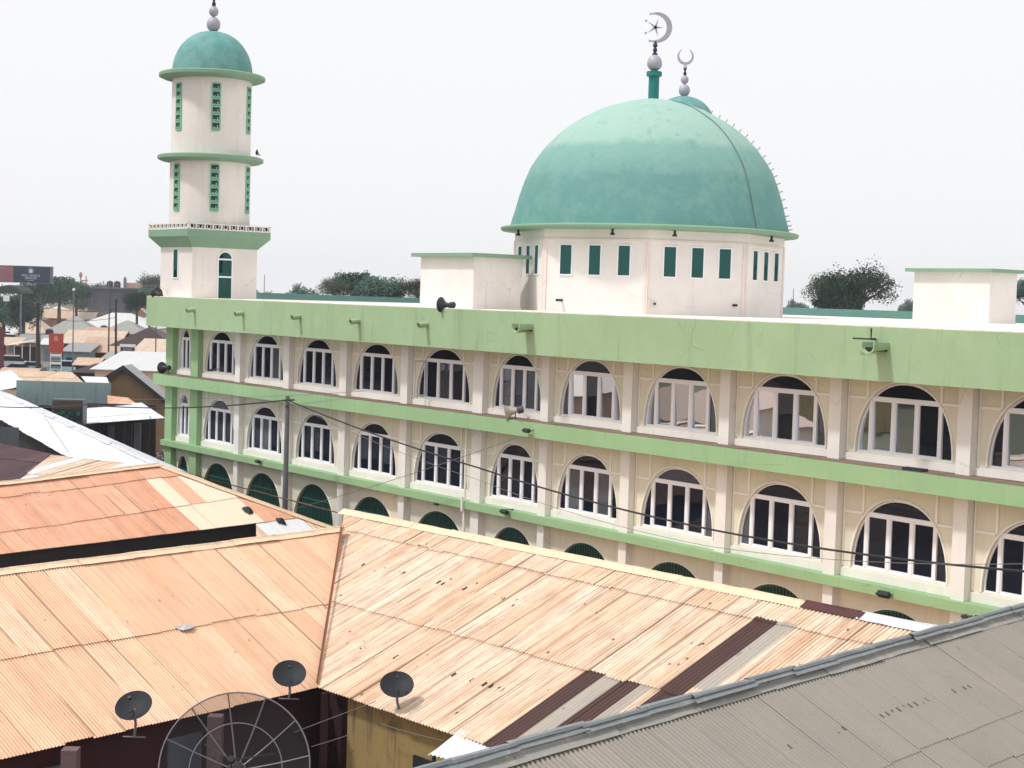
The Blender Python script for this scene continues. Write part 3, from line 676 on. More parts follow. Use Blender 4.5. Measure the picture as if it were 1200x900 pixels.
    n_ = q.mesh('dome', None or M['mdome'], True); dm = link('dome', n_, root)
    z0 = H(40); q = MB(); sp = lambda rad, zc: [(max(rad * math.cos(t), .01), zc + rad * 1.1 * math.sin(t)) for t in [math.pi * (-.5 + j / 10) for j in range(11)]]
    q.lathe(sp(8 * kk, z0 + 9 * kk), n=18); q.lathe(sp(5.6 * kk, z0 + 24 * kk), n=16); q.cur = 1; q.lathe([(2 * kk, z0 + 29 * kk), (2.4 * kk, z0 + 33 * kk), (1.2 * kk, z0 + 36 * kk), (2.6 * kk, z0 + 40 * kk)], n=10); q.cur = 0
    q.lathe([(2.6 * kk, z0 + 40 * kk), (2.2 * kk, z0 + 43 * kk), (1 * kk, z0 + 46 * kk)], n=8); fo = q.build('finial', [M['silver'], M['dark']], root, True)
    q = MB(); crescent(q, 11.5 * kk, 3.6 * kk, math.pi / 2, 26, .03); cr = link('crescent', q.mesh('crescent', M['silver']), fo, (0, 0, z0 + 56 * kk), (0, 0, -rz))
    return root
M['gbb'] = plain('green_breeze_block', lin((128, 186, 156)), .7)
def mdome():
    n = N('minaret_dome_paint'); v = n.tc.outputs['Object']
    a = n.mix(n.ramp(n.noise(v, 1.2, 6, .7), (.4, 0.), (.68, 1.)), lin((92, 146, 143)), lin((122, 168, 162)))
    n.bump(n.noise(v, 4, 5, .7), .4, .03); return n.fin(a, .7)
M['mdome'] = mdome()
mc = ML @ Vector((XL + 1.9, 1.75, 0))
mc = ML @ Vector((XL + 1.8, 1.45, 0))
minaret = make_minaret((mc.x, mc.y, 0), RZ, 'round white minaret with small teal dome on the near left corner of the mosque roof')
# ground shaft under the far one is hidden behind the big dome
pm = at_y(795, 300, 100.0)
m2 = copy_tree(minaret); m2.location = (pm.x, pm.y, at_y(795, 39 + 76, 100.0).z - at_y(248, 39, 82.6).z)
tag(m2, 'teal cap and crescent finial of the far minaret peeping out behind the large dome', 'minaret', 'minarets at the mosque corners')

# ------------------------------------------------------------------ corrugated roofs
def newell(P):
    n = Vector((0, 0, 0))
    for i in range(len(P)): n += P[i].cross(P[(i + 1) % len(P)])
    return n.normalized()
def sheet_mesh(name, poly, edir, mat, rowsL=(2.4, 2.4, 2.4), pitch=.09, amp=.013, sw=.82, seed=0, origin=(0, 0, 0), marks=(), ragged=True, samples=6, bands=(), vsub=3, lj=1.0, white_p=0, brown_p=0, grey_p=0, gap=.02):
    """corrugated sheets laid in rows in the plane of poly; lower rows tucked under upper ones"""
    rr = random.Random(seed); P = [Vector(p) for p in poly]; n = newell(P)
    if n.z < 0: n = -n
    u = Vector(edir); u = (u - n * u.dot(n)).normalized(); v = n.cross(u)
    if v.z > 0: v = -v; u = -u
    o = P[0]; uv = [((p - o).dot(u), (p - o).dot(v)) for p in P]
    u0, u1 = min(a for a, _ in uv), max(a for a, _ in uv); v0, v1 = min(a for _, a in uv), max(a for _, a in uv)
    bm = bmesh.new(); tl = bm.loops.layers.float_color.new('tone'); ul = bm.loops.layers.uv.new('UVMap'); sl_ = bm.loops.layers.uv.new('SheetUV')
    cols = int((u1 - u0) / sw) + 2; step = pitch / samples
    mk = [((Vector(p) - o).dot(u), (Vector(p) - o).dot(v), kind) for p, kind in marks]
    vv = v0 - rr.uniform(0, .05); ri = 0; T4 = tuple(i_ / vsub for i_ in range(vsub + 1))
    while vv < v1:
        L = rowsL[min(ri, len(rowsL) - 1)]
        if v1 - (vv + L) < 1.0: L = max(v1 - vv - .06, .3)
        for ci in range(cols):
            a0 = u0 + (ci - .5) * sw; jit = rr.gauss(0, .025) if ragged else 0
            lift = (rr.uniform(0, .006) + (.004 if ci % 2 else 0)) * lj; skew = rr.gauss(0, .003) * lj
            tone = [rr.random(), 0., rr.random() * .8]
            x = rr.random()
            if x < brown_p: tone[1] = .9
            elif x < brown_p + grey_p: tone[1] = .45
            elif x < brown_p + grey_p + white_p: tone[2] = 1.
            for mu, mv, kind in mk:
                if a0 <= mu < a0 + sw and vv <= mv < vv + L:
                    if kind == 'brown': tone[1] = .9
                    if kind == 'grey': tone[1] = .45
                    if kind == 'white': tone[2] = 1.
            ns = int((sw + .06) / step); prev = None
            for s_i in range(ns + 1):
                uu = a0 + s_i * step; wv = amp * math.cos(2 * math.pi * uu / pitch)
                col = []
                for t in T4:
                    q_ = vv + (L + .10 + jit) * t; hgt = wv + lift + gap * t + skew * (s_i / ns - .5) + .004 * math.sin(q_ * 1.3 + ci)
                    col.append(bm.verts.new(o + u * uu + v * q_ + n * hgt))
                if prev:
                    for j in range(vsub):
                        f = bm.faces.new((prev[j], col[j], col[j + 1], prev[j + 1])); f.smooth = True
                        tc_ = tone
                        if bands:
                            fc_ = f.calc_center_median() - o; bu = fc_.dot(u) * (1 if u.dot(Vector(edir)) > 0 else -1); bv = fc_.dot(v)
                            for (b0, b1_, c0_, c1_, kd) in bands:
                                if b0 <= bu < b1_ and c0_ <= bv < c1_: tc_ = [tone[0], .9 if kd == 'brown' else .47, tone[2]]
                        for lp, (su_, sv_) in zip(f.loops, (((s_i - 1) / ns, T4[j]), (s_i / ns, T4[j]), (s_i / ns, T4[j + 1]), ((s_i - 1) / ns, T4[j + 1]))):
                            lp[sl_].uv = (su_ * (sw + .06), sv_ * L)
                            lp[tl] = (tc_[0], tc_[1], tc_[2], 1); d_ = lp.vert.co - o; lp[ul].uv = (d_.dot(u), d_.dot(v))
                prev = col
        vv += L; ri += 1
        if v1 - vv < .1: break
    cen = sum(P, Vector()) / len(P)
    for i in range(len(P)):
        a, b_ = P[i], P[(i + 1) % len(P)]; e = b_ - a
        if e.length < 1e-4: continue
        side = e.cross(n).normalized()
        if (cen - a).dot(side) > 0: side = -side
        # keep the ragged lower edge
        off = .06 if (abs(side.dot(v)) > .97 and side.dot(v) > 0 and ragged) else 0
        bmesh.ops.bisect_plane(bm, geom=bm.verts[:] + bm.edges[:] + bm.faces[:], plane_co=a + side * off, plane_no=side, clear_outer=True)
    for vt in bm.verts: vt.co -= Vector(origin)
    me = bpy.data.meshes.new(name); bm.to_mesh(me); bm.free(); me.materials.append(mat); return me
def ridge_cap(a, b_, hw, dropn, mat, name, parent, origin, seed=0, segL=1.8, lift=.05, slope=.4):
    rr = random.Random(seed); a = Vector(a); b_ = Vector(b_); t = (b_ - a).normalized(); L = (b_ - a).length; s_ = Vector((t.y, -t.x, 0)).normalized(); q = MB(); x = 0; i = 0
    while x < L:
        l = min(segL * rr.uniform(.85, 1.15), L - x); up = rr.uniform(0, .012) + (.008 if i % 2 else 0); tw = rr.gauss(0, .012)
        pr_ = [(-hw, -hw * slope), (-hw * .35, -hw * slope * .28), (-.05, 0), (-.03, .03), (.03, .03), (.05, 0), (hw * .35, -hw * slope * .28), (hw, -hw * slope)]
        n_ = max(2, int(l / .3)); rings = []
        for j in range(n_ + 1):
            c = a + t * (x - .05 + (l + .1) * j / n_)
            rings.append([c + s_ * (px + tw) + Vector((0, 0, pz + lift + up + rr.gauss(0, .004))) for px, pz in pr_])
        vs = [p for r in rings for p in r]; w_ = len(pr_)
        q.add(vs, [(j * w_ + m_, j * w_ + m_ + 1, (j + 1) * w_ + m_ + 1, (j + 1) * w_ + m_) for j in range(n_) for m_ in range(w_ - 1)])
        x += l; i += 1
    return q.build(name, mat, parent, False, origin)
def quadwall(name, a, b_, z0, z1, th, mat, parent, origin):
    a = Vector(a); b_ = Vector(b_); t = (b_ - a); t.z = 0; L = t.length; t.normalize(); s_ = Vector((t.y, -t.x, 0))
    q = MB(); c = (a + b_) / 2; c.z = (z0 + z1) / 2; q.obox(c, t * (L / 2), s_ * (th / 2), Vector((0, 0, (z1 - z0) / 2)))
    return q.build(name, mat, parent, False, origin)

Adir = Vector((.69, -.724, 0)).normalized(); Bdir = Vector((-Adir.y * -1, 0, 0))
Bdir = Vector((-.724, -.69, 0)).normalized()
# --- courtyard house: right wing (roof 2) and left wing (roof 1)
E_ = lambda px, py, h: at_h(px, py, h)
house = empty('courtyard_house', (-4.6, 40.5, 0), 0, 'low L shaped foreground house with cream and orange rusted iron roofs and a valley gutter', 'house')
HO = (-4.6, 40.5, 0)
r2a = E_(404, 598.5, -7); r2b = E_(1082, 735, -7); dA = (r2b - r2a).normalized()
v2 = E_(372, 805, -9.88)
pl2n = dA.cross(v2 - r2a).normalized()
r2far = r2a + dA * 32
dn2 = (dA.cross(pl2n)).normalized(); dn2 = dn2 if dn2.z < 0 else -dn2
run2 = (v2 - r2a).dot(dn2)
mk = []
for px, py, kd in ((905, 735, 'brown'), (885, 755, 'brown'), (868, 768, 'brown'), (848, 788, 'brown'), (925, 750, 'grey'), (900, 775, 'grey'), (888, 790, 'grey'),
                   (716, 795, 'brown'), (690, 820, 'brown'), (672, 840, 'brown'), (735, 800, 'grey'), (712, 822, 'grey'), (760, 806, 'brown'), (738, 828, 'brown'), (718, 850, 'brown'), (775, 815, 'grey'), (800, 815, 'brown'), (785, 830, 'brown')):
    mk.append((at_plane(px, py, r2a, pl2n), kd))
poly = [r2a, r2far, r2far + dn2 * run2, v2]
me = sheet_mesh('roof_slope', poly, dA, M['iron_cream'], (1.0, 3.42, 3.4), seed=11, origin=HO, brown_p=0, grey_p=0, amp=.02, pitch=.115, sw=.62, vsub=9,
    bands=((17.79, 18.46, .98, 4.42, 'brown'), (18.46, 19.0, .98, 4.1, 'grey'), (15.5, 16.12, 4.42, 9, 'brown'), (16.12, 16.62, 4.42, 9, 'grey'), (16.62, 17.2, 4.42, 9, 'brown'), (17.2, 17.6, 4.42, 9, 'grey'), (17.84, 18.4, 4.42, 9, 'brown')))
rs2 = link('roof_slope', me, house)
poly = [r2a, r2far, r2far + Vector((-dn2.x, -dn2.y, dn2.z)) * run2, r2a + Vector((-dn2.x, -dn2.y, dn2.z)) * run2]
link('rear_roof_slope', sheet_mesh('rear_roof_slope', poly, dA, M['iron_orange'], (2.4,), seed=12, origin=HO, samples=4), house)
ridge_cap(r2a, r2a + dA * 18.6, .26, 0, M['ridge_cream'], 'ridge_cap', house, HO, 1, lift=.03, slope=.42)
ridge_cap(r2a + dA * 18.6, r2a + dA * 20.2, .26, 0, M['ridge_brown'], 'ridge_cap', house, HO, 2)
ridge_cap(r2a + dA * 20.2, r2far, .28, 0, M['iron_white'], 'ridge_cap', house, HO, 3)
r1a = E_(0, 669, -7.25); r1b = E_(401, 619, -7.25); dB = (r1b - r1a).normalized()
e1 = E_(0, 882, -10.02); v1 = v2
pl1n = dB.cross(e1 - r1a).normalized()
v1 = at_plane(372, 805, r1a, pl1n)
r1far = r1a - dB * 9; dn1 = dB.cross(pl1n).normalized(); dn1 = dn1 if dn1.z < 0 else -dn1; run1 = (v1 - r1a).dot(dn1)
poly = [r1far, r1b, v1, r1far + dn1 * run1]
mk = [(at_plane(60, 690, r1a, pl1n), 'x')]
link('roof_slope', sheet_mesh('roof_slope', poly, dB, M['iron_orange'], (3.25, 3.6), seed=21, origin=HO, sw=.8, amp=.013, pitch=.09), house)
ub = Vector((-dn1.x, -dn1.y, dn1.z))
poly = [r1far, r1b, r1b + ub * 2.2, r1far + ub * 2.2]
link('rear_roof_slope', sheet_mesh('rear_roof_slope', poly, dB, M['iron_orange'], (2.4,), seed=22, origin=HO, samples=4), house)
ridge_cap(r1far, r1b, .22, 0, M['ridge_cream'], 'ridge_cap', house, HO, 4, lift=.022, slope=.42)
# valley gutter
vg = MB(); s_ = Vector((.04, 0, 0)); a, b_ = r1b + Vector((0, 0, .05)), v2 + Vector((0, 0, .05)); vg.add([a - s_ + Vector((0, 0, .05)), a, a + s_ + Vector((0, 0, .05)), b_ + s_ + Vector((0, 0, .05)), b_, b_ - s_ + Vector((0, 0, .05))], [(0, 1, 4, 5), (1, 2, 3, 4)])
vg.build('valley_gutter', plaster('rusty_gutter', lin((150, 104, 78)), (.1, .05, .03), .5, .2, 3), house, False, HO)
# walls under the eaves
def under(a, back, z1=None): return Vector((a.x, a.y, 0)) + back
e2 = v2; inB = Vector((-dn2.x, -dn2.y, 0)).normalized(); inA = Vector((-dn1.x, -dn1.y, 0)).normalized()
zE = min(v1.z, v2.z) - .12
cor = e2 + inA * 1.1 + inB * 1.1
quadwall('wall', cor - dB * 13.5, cor - dB * .0, 0, zE + .16, .2, M['maroon'], house, HO)
w2s = cor + Vector((dA.x, dA.y, 0)) * 2.0
quadwall('wall', w2s - inB * .55, w2s - inB * .55 + Vector((dA.x, dA.y, 0)) * 26, 0, v2.z + .08, .2, M['ochre'], house, HO)
quadwall('wall', cor, w2s, 0, zE + .14, .2, M['maroon'], house, HO)
quadwall('wall', w2s, w2s - inB * .5, 0, v2.z + .06, .2, M['ochre'], house, HO)
# verandah posts along the left wing
for t in (3.05, 7.1, 10.9):
    P = e2 - dB * t + inA * .25; q = MB(); q.box(P.x - .17, P.x + .17, P.y - .17, P.y + .17, 0, zE + .12); q.build('post', M['purple'], house, False, HO)
P = e2 - inB * -.35 + Vector((dA.x, dA.y, 0)) * -.15; q = MB(); q.box(P.x - .1, P.x + .1, P.y - .1, P.y + .1, 0, zE + .1); q.build('post', M['maroon'], house, False, HO)
for t in (4.6, 8.4):   # shuttered doorways in the shaded wall
    P = cor - dB * t - inA * .12; q = MB(); q.obox(P + Vector((0, 0, 1.0 - P.z)), dB * .5, inA * .04, Vector((0, 0, 1.0))); q.build('door', M['bluegrey'], house, False, HO)
P = w2s - inB * .68 + Vector((dA.x, dA.y, 0)) * 3.15; q = MB(); q.obox(Vector((P.x, P.y, 1.0)), Vector((dA.x, dA.y, 0)) * .45, inB * .03, Vector((0, 0, .8))); q.build('window', M['dark'], house, False, HO)

# --- small bright zinc lean-to by the ochre wall
lt = empty('lean_to', E_(560, 880, -10) - Vector((0, 0, E_(560, 880, -10).z)), 0, 'bright new zinc lean-to roof tucked between the ochre wall and the grey roof', 'lean-to')
LO = tuple(lt.location)
p0, p1, p3 = E_(541, 856, -9.8), E_(640, 880, -9.8), E_(503, 884, -10.15)
pn = (p1 - p0).cross(p3 - p0).normalized(); p2 = p3 + (p1 - p0) * 1.25
link('roof_sheet', sheet_mesh('roof_sheet', [p0, p0 + (p1 - p0) * 1.3, p2, p3], (p1 - p0), M['iron_white'], (3.,), seed=31, origin=LO, amp=.02, pitch=.12, sw=.9), lt)
q = MB()
for P in (p3 + Vector((.1, .1, 0)), p3 + (p1 - p0) * .9 + Vector((0, .1, 0))): q.tube([(P.x, P.y, 0), (P.x, P.y, P.z - .05)], .05, 6)
q.build('post', M['wood'], lt, False, LO)

# --- white roof and the rest of the upper left cluster
def cluster_house(name, label, slopes, walls, cat='house', org=None):
    root = empty(name, org, 0, label, cat); O = tuple(org)
    for s in slopes:
        me = sheet_mesh(s['n'], s['poly'], s['e'], s['m'], s.get('rows', (2.4,)), seed=s.get('seed', 5), origin=O, marks=s.get('marks', ()), white_p=s.get('wp', 0), brown_p=s.get('bp', 0), grey_p=s.get('gp', 0), samples=s.get('smp', 6), sw=s.get('sw', .82))
        link(s['n'], me, root)
    for (a, b_, z1, mt) in walls: quadwall('wall', a, b_, 0, z1, .2, mt, root, O)
    return root
# roof 3 (behind the dark gap)
a3, b3, c3 = E_(0, 567, -7.2), E_(185, 545, -7), E_(300, 612, -9.)
n3 = (b3 - a3).cross(c3 - a3).normalized(); n3 = n3 if n3.z > 0 else -n3
P3_ = lambda px, py: at_plane(px, py, a3, n3)
h3 = P3_(402, 624); e3 = P3_(0, 644); far3 = a3 + (a3 - b3) * .5; fe3 = e3 + (a3 - b3) * .55
O3 = Vector((-14, 60, 0))
mk3 = [(P3_(x, y), 'white') for x, y in ((205, 575), (215, 590), (230, 600), (228, 572), (240, 585), (255, 600), (250, 580), (270, 590), (280, 600), (265, 580), (262, 608), (290, 600))]
mk3b = [(P3_(x, y), 'white') for x, y in ((318, 618), (330, 620), (340, 622), (325, 626), (345, 628), (352, 620))]
h3rt = cluster_house('long_house', 'pinkish orange iron roofed house behind the dark yard gap, pale sheets at its right end', [
    dict(n='roof_slope', poly=[far3, b3, P3_(353, 606), fe3], e=(b3 - a3), m=M['iron_pink'], rows=(.75, 1.9, 1.9), seed=41, marks=mk3, sw=.8),
    dict(n='roof_slope', poly=[c3, P3_(353, 606), h3, P3_(402, 640), P3_(300, 640)], e=(b3 - a3), m=M['iron_cream'], rows=(3,), seed=42, marks=mk3b)],
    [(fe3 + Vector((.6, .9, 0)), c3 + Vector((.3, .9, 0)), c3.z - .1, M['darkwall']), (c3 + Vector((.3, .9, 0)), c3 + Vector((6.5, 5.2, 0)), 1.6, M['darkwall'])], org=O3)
ridge_cap(far3, b3, .2, 0, M['ridge_cream'], 'ridge_cap', h3rt, tuple(O3), 5)
ridge_cap(b3, h3, .22, 0, M['ridge_cream'], 'ridge_cap', h3rt, tuple(O3), 6)
back = Vector((-n3.x, -n3.y, 0)).normalized()
link('rear_roof_slope', sheet_mesh('rear_roof_slope', [b3, h3, h3 + Vector((3.0, 2.0, -.3)), b3 + Vector((2.0, 3.2, -1.8))], (h3 - b3), M['iron_orange'], (2.4,), seed=43, origin=tuple(O3), samples=4), h3rt)
# roof 4: cream and brown low roof between white roof and roof 3
a4, b4, c4 = E_(60, 533, -7.18), E_(184, 547, -7.12), E_(0, 567, -7.9)
n4 = (b4 - a4).cross(c4 - a4).normalized()
P4 = lambda px, py: at_plane(px, py, a4, n4)
O4 = Vector((-19, 70, 0))
cluster_house('shed_house', 'low shed with cream patched sheets between the white roof and the orange roof', [
    dict(n='roof_slope', poly=[a4, b4, P4(186, 548.5), P4(120, 556), P4(10, 569)], e=(b4 - a4), m=M['iron_cream'], rows=(2.6,), seed=51, wp=.2)],
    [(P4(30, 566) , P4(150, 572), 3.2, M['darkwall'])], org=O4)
O4b = Vector((-24, 72, 0)); a4b = P4(-60, 512)
cluster_house('brown_roofed_shed', 'dark brown iron roof at the left edge in front of the grey corrugated wall', [
    dict(n='roof_slope', poly=[P4(-60, 508), a4 + Vector((0, 0, .05)), P4(14, 570), P4(-60, 580)], e=(b4 - a4), m=M['iron_brown'], rows=(2.6,), seed=52, sw=.8)],
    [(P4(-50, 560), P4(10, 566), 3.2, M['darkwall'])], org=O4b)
# white roof 5
a5, b5, c5 = E_(0, 461, -7.3), E_(186, 546, -7.3), E_(72, 531, -7.93)
n5 = (b5 - a5).cross(c5 - a5).normalized(); n5 = n5 if n5.z > 0 else -n5
d5 = (b5 - a5).normalized(); dn5 = d5.cross(n5); dn5 = dn5 if dn5.z < 0 else -dn5; run5 = (c5 - a5).dot(dn5)
O5 = Vector((-22, 80, 0))
s5 = a5 - d5 * 12
h5 = cluster_house('white_roofed_house', 'long bright white zinc roof slanting across the left, its ridge running to the mosque', [
    dict(n='roof_slope', poly=[s5, b5, b5 + dn5 * run5, s5 + dn5 * run5], e=d5, m=M['iron_white'], rows=(2.6,), seed=61, smp=4),
    dict(n='rear_roof_slope', poly=[s5, b5, b5 + Vector((-dn5.x, -dn5.y, dn5.z)) * 2.2, s5 + Vector((-dn5.x, -dn5.y, dn5.z)) * 2.2], e=d5, m=M['iron_white'], rows=(2.6,), seed=62, smp=4)],
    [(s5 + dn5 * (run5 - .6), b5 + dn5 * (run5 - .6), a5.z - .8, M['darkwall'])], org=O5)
ridge_cap(s5, b5, .16, 0, M['iron_white'], 'ridge_cap', h5, tuple(O5), 7)
# rusty flashing line across the white roof
t0, t1 = at_plane(52, 488, a5, n5), at_plane(80, 530, a5, n5)
q = MB(); t_ = (t1 - t0).normalized(); q.obox((t0 + t1) / 2 + n5 * .03, t_ * (t1 - t0).length / 2, t_.cross(n5) * .04, n5 * .02); q.build('flashing', plain('dull_flashing', lin((190, 176, 168)), .6), h5, False, tuple(O5))
# grey corrugated yard wall beneath it
gw0, gw1 = E_(-40, 520, -8.1), E_(22, 522, -8.1)
gy = empty('iron_fence', (gw0.x, gw0.y, 0), 0, 'grey corrugated iron fence standing under the edge of the white roof at the far left', 'fence')
pz = [Vector((gw0.x, gw0.y, 0)), Vector((gw1.x, gw1.y, 0)), Vector((gw1.x, gw1.y, 5.25)), Vector((gw0.x, gw0.y, 5.6))]
q = MB(); xx = 0; Lg = (gw1 - gw0).length; tg = (gw1 - gw0).normalized(); ng = Vector((tg.y, -tg.x, 0)); pts = []
m_ = int(Lg / .025)
for i in range(m_ + 1): pts.append(pz[0] + tg * (i * .025) + ng * (.018 * math.cos(i * .025 / .09 * 2 * math.pi)))
q.add(pts + [p + Vector((0, 0, 5.4)) for p in pts], [(i, i + 1, i + 2 + m_, i + 1 + m_) for i in range(m_)])
q.build('iron_sheet', plain('grey_zinc_fence', lin((92, 100, 108)), .5), gy, True, (gw0.x, gw0.y, 0))

# --- grey roof lower right
ga, gb = E_(560, 896, -5), E_(1200, 716.5, -5); dg = (gb - ga).normalized(); dng = Vector((dg.y, -dg.x, -.47)).normalized()
OG = (6, 18, 0)
grey = empty('grey_roofed_building', OG, 0, 'taller building with a dusty grey corrugated roof in the lower right corner', 'building')
g0 = ga - dg * 7; g1 = gb + dg * 9
link('roof_slope', sheet_mesh('roof_slope', [g0, g1, g1 + dng * 6.2, g0 + dng * 6.2], dg, M['iron_grey'], (1.75, .6, 4.2), seed=71, origin=OG, sw=.80, samples=8, amp=.018, gap=.012, pitch=.08, lj=.35), grey)
bg_ = Vector((-dng.x, -dng.y, dng.z))
link('rear_roof_slope', sheet_mesh('rear_roof_slope', [g0, g1, g1 + bg_ * 4.5, g0 + bg_ * 4.5], dg, M['iron_grey'], (2.4,), seed=72, origin=OG, samples=4), grey)
ridge_cap(g0, g1, .17, 0, M['ridge_grey'], 'ridge_cap', grey, OG, 8, segL=1.5, lift=.024, slope=.47)
ridge_cap(g0 + Vector((-.02, -.02, .05)), g1 + Vector((-.02, -.02, .05)), .10, 0, plaster('crumpled_ridge_flashing', lin((126, 132, 134)), lin((176, 164, 148)), .5, .1, 4, .45), 'ridge_flashing', grey, OG, 9, segL=1.1, lift=.05, slope=.5)
bk = Vector((bg_.x, bg_.y, 0)).normalized()
quadwall('wall', g0 + bk * 3.4, g1 + bk * 3.4, 0, ga.z - 1.75, .2, M['creamwall'], grey, OG)
quadwall('wall', g0 - bk * 5.0, g1 - bk * 5.0, 0, ga.z - 2.6, .2, M['creamwall'], grey, OG)
for gp in (g0 + dg * .6, g1 - dg * .6): quadwall('wall', gp + bk * 3.3, gp - bk * 4.9, 0, ga.z - 2.6, .2, M['creamwall'], grey, OG)

# ------------------------------------------------------------------ dishes
def dish(px, py, y, r, label, aim, foot):
    r = r * .95
    c = at_y(px, py, y); aim = Vector(aim).normalized(); root = empty('satellite_dish', (c.x, c.y, c.z), 0, label, 'satellite dish', 'small satellite dishes on the eaves')
    q = MB(); q.lathe([(.01, .0)] + [(r * t, .16 * r * t * t * 2) for t in (.2, .4, .6, .8, 1)] + [(r * 1.03, .33 * r), (r * 1.0, .34 * r)], n=32, cap=False)
    rot = aim.to_track_quat('Z', 'Y').to_euler()
    o = link('reflector', q.mesh('reflector', M['dishgrey'], True), root); o.rotation_euler = rot
    q = MB(); q.tube([(0, -.2 * r, .1 * r), (0, -.95 * r, .75 * r), (0, -.15 * r, 1.1 * r)], .018, 6); q.lathe([(.04, 1.02 * r), (.05, 1.12 * r), (.04, 1.2 * r)], 0, -.12 * r, 8); o = link('feed_arm', q.mesh('feed_arm', M['dark'], True), root); o.rotation_euler = rot
    q = MB(); q.tube([(0, 0, -.05), (.02, .02, -r * .9), (foot[0], foot[1], foot[2])], .03, 8); q.tube([(foot[0] - .25, foot[1], foot[2]), (foot[0] + .25, foot[1], foot[2])], .02, 6); q.build('mast', M['cable2'], root)
    return root
M['dishgrey'] = plain('dark_grey_dish', (.026, .028, .034), .6, 0, .2)
dish(158, 831, 35.2, .42, 'dark dish at the lower left eave of the orange roof, leftmost of the small ones', (-.1, -.6, .8), (0, 0, -.62))
dish(339, 793, 39.2, .42, 'dark dish just left of the roof valley above the big mesh dish', (.08, -.62, .78), (0, 0, -.55))
dish(465, 806, 37.9, .41, 'dark dish on the eave of the cream roof above the ochre wall', (.04, -.6, .8), (.1, 0, -.62))
# big mesh dish
c = at_y(277, 903, 33.0); root = empty('mesh_dish', (c.x, c.y, 0), 0, 'large dark see-through mesh satellite dish standing in the yard at the bottom', 'satellite dish')
aim = Vector((.05, -.86, .45)).normalized(); rot = aim.to_track_quat('Z', 'Y').to_euler(); R0 = 1.53; dep = .42
fz = lambda r: dep * (r / R0) ** 2
q = MB(); nr = 12
for rr_ in (R0, R0 * .62, R0 * .12):
    q.tube([(rr_ * math.cos(t), rr_ * math.sin(t), fz(rr_)) for t in [2 * math.pi * j / 60 for j in range(61)]], .017 if rr_ == R0 else .013, 5)
for j in range(nr):
    t = 2 * math.pi * j / nr + .16; q.tube([(r_ * math.cos(t), r_ * math.sin(t), fz(r_)) for r_ in [R0 * .1 + R0 * .9 * i / 6 for i in range(7)]], .016, 5)
o = link('rib_frame', q.mesh('rib_frame', plain('galvanised_rib', (.17, .175, .2), .45, .3), True), root, (0, 0, c.z)); o.rotation_euler = rot
n = N('dark_wire_mesh'); n.fin((.018, .018, .022), .6); tr = n.n('ShaderNodeBsdfTransparent'); ms = n.n('ShaderNodeMixShader'); ms.inputs[0].default_value = .42
n.l(tr.outputs[0], ms.inputs[1]); n.l(n.b.outputs[0], ms.inputs[2]); n.l(ms.outputs[0], n.out.inputs[0])
q = MB(); q.lathe([(R0 * t, fz(R0 * t)) for t in (.1, .25, .4, .55, .7, .85, 1)], n=48, cap=False)
o = link('mesh_panel', q.mesh('mesh_panel', n.m, True), root, (0, 0, c.z)); o.rotation_euler = rot
q = MB(); q.lathe([(.17, 0.0), (.18, .1), (.1, .16)], n=14)
for j in range(3):
    t = 2.1 * j + .4; q.tube([(R0 * .55 * math.cos(t), R0 * .55 * math.sin(t), fz(R0 * .55)), (0, 0, 1.05)], .016, 5)
q.lathe([(.07, 1.0), (.09, 1.08), (.06, 1.2)], n=10); o = link('feed_horn', q.mesh('feed_horn', M['dark'], True), root, (0, 0, c.z)); o.rotation_euler = rot
q = MB(); q.tube([(0, 0, 0), (0, 0, c.z - .35)], .09, 10); q.tube([(0, 0, c.z - .4), (0, -.02, c.z - .02)], .06, 8); q.build('mast', M['steel'], root)

# vent pipes by the lean-to
for (px, py, y, h_, lb) in ((596, 893, 36.3, .72, 'taller thin pipe with a dark ball cap beside the lean-to'), (536, 858, 37, .3, 'short capped pipe on the cream roof eave left of the lean-to')):
    c = at_y(px, py, y); root = empty('vent_pipe', c, 0, lb, 'pipe', 'capped pipes by the lean-to')
    q = MB(); q.tube([(0, 0, -.1), (0, 0, h_)], .025, 6); q.build('pipe', M['cable2'], root); q = MB(); q.lathe([(.02, h_ - .02), (.09, h_ + .05), (.09, h_ + .1), (.03, h_ + .17)], n=10); q.build('cap', M['dark'], root, True)
# rags on the pink roof
for i, (px, py, lb) in enumerate(((290, 599, 'small dark lump of cloth on the pale sheets, upper one'), (329, 612, 'small dark lump of cloth on the white patch, lower one'))):
    c = P3_(px, py) + n3 * .03; q = MB(); rr = random.Random(i)
    q.add([(math.cos(t) * .17 * rr.uniform(.7, 1.2) + .1 * math.cos(t), math.sin(t) * .28 * rr.uniform(.7, 1.2), z) for z, in ((0,),) for t in [k_ * .785 for k_ in range(8)]] + [(math.cos(t) * .09, math.sin(t) * .14, .1 + .03 * rr.random()) for t in [k_ * .785 for k_ in range(8)]],
          [(k_, (k_ + 1) % 8, (k_ + 1) % 8 + 8, k_ + 8) for k_ in range(8)] + [tuple(range(8, 16))])
    o = q.build('cloth', M['dark'], None, True); o.location = c; o.rotation_euler = (R_(14), R_(20), .5); tag(o, lb, 'cloth', 'dark cloth lumps on the roof')

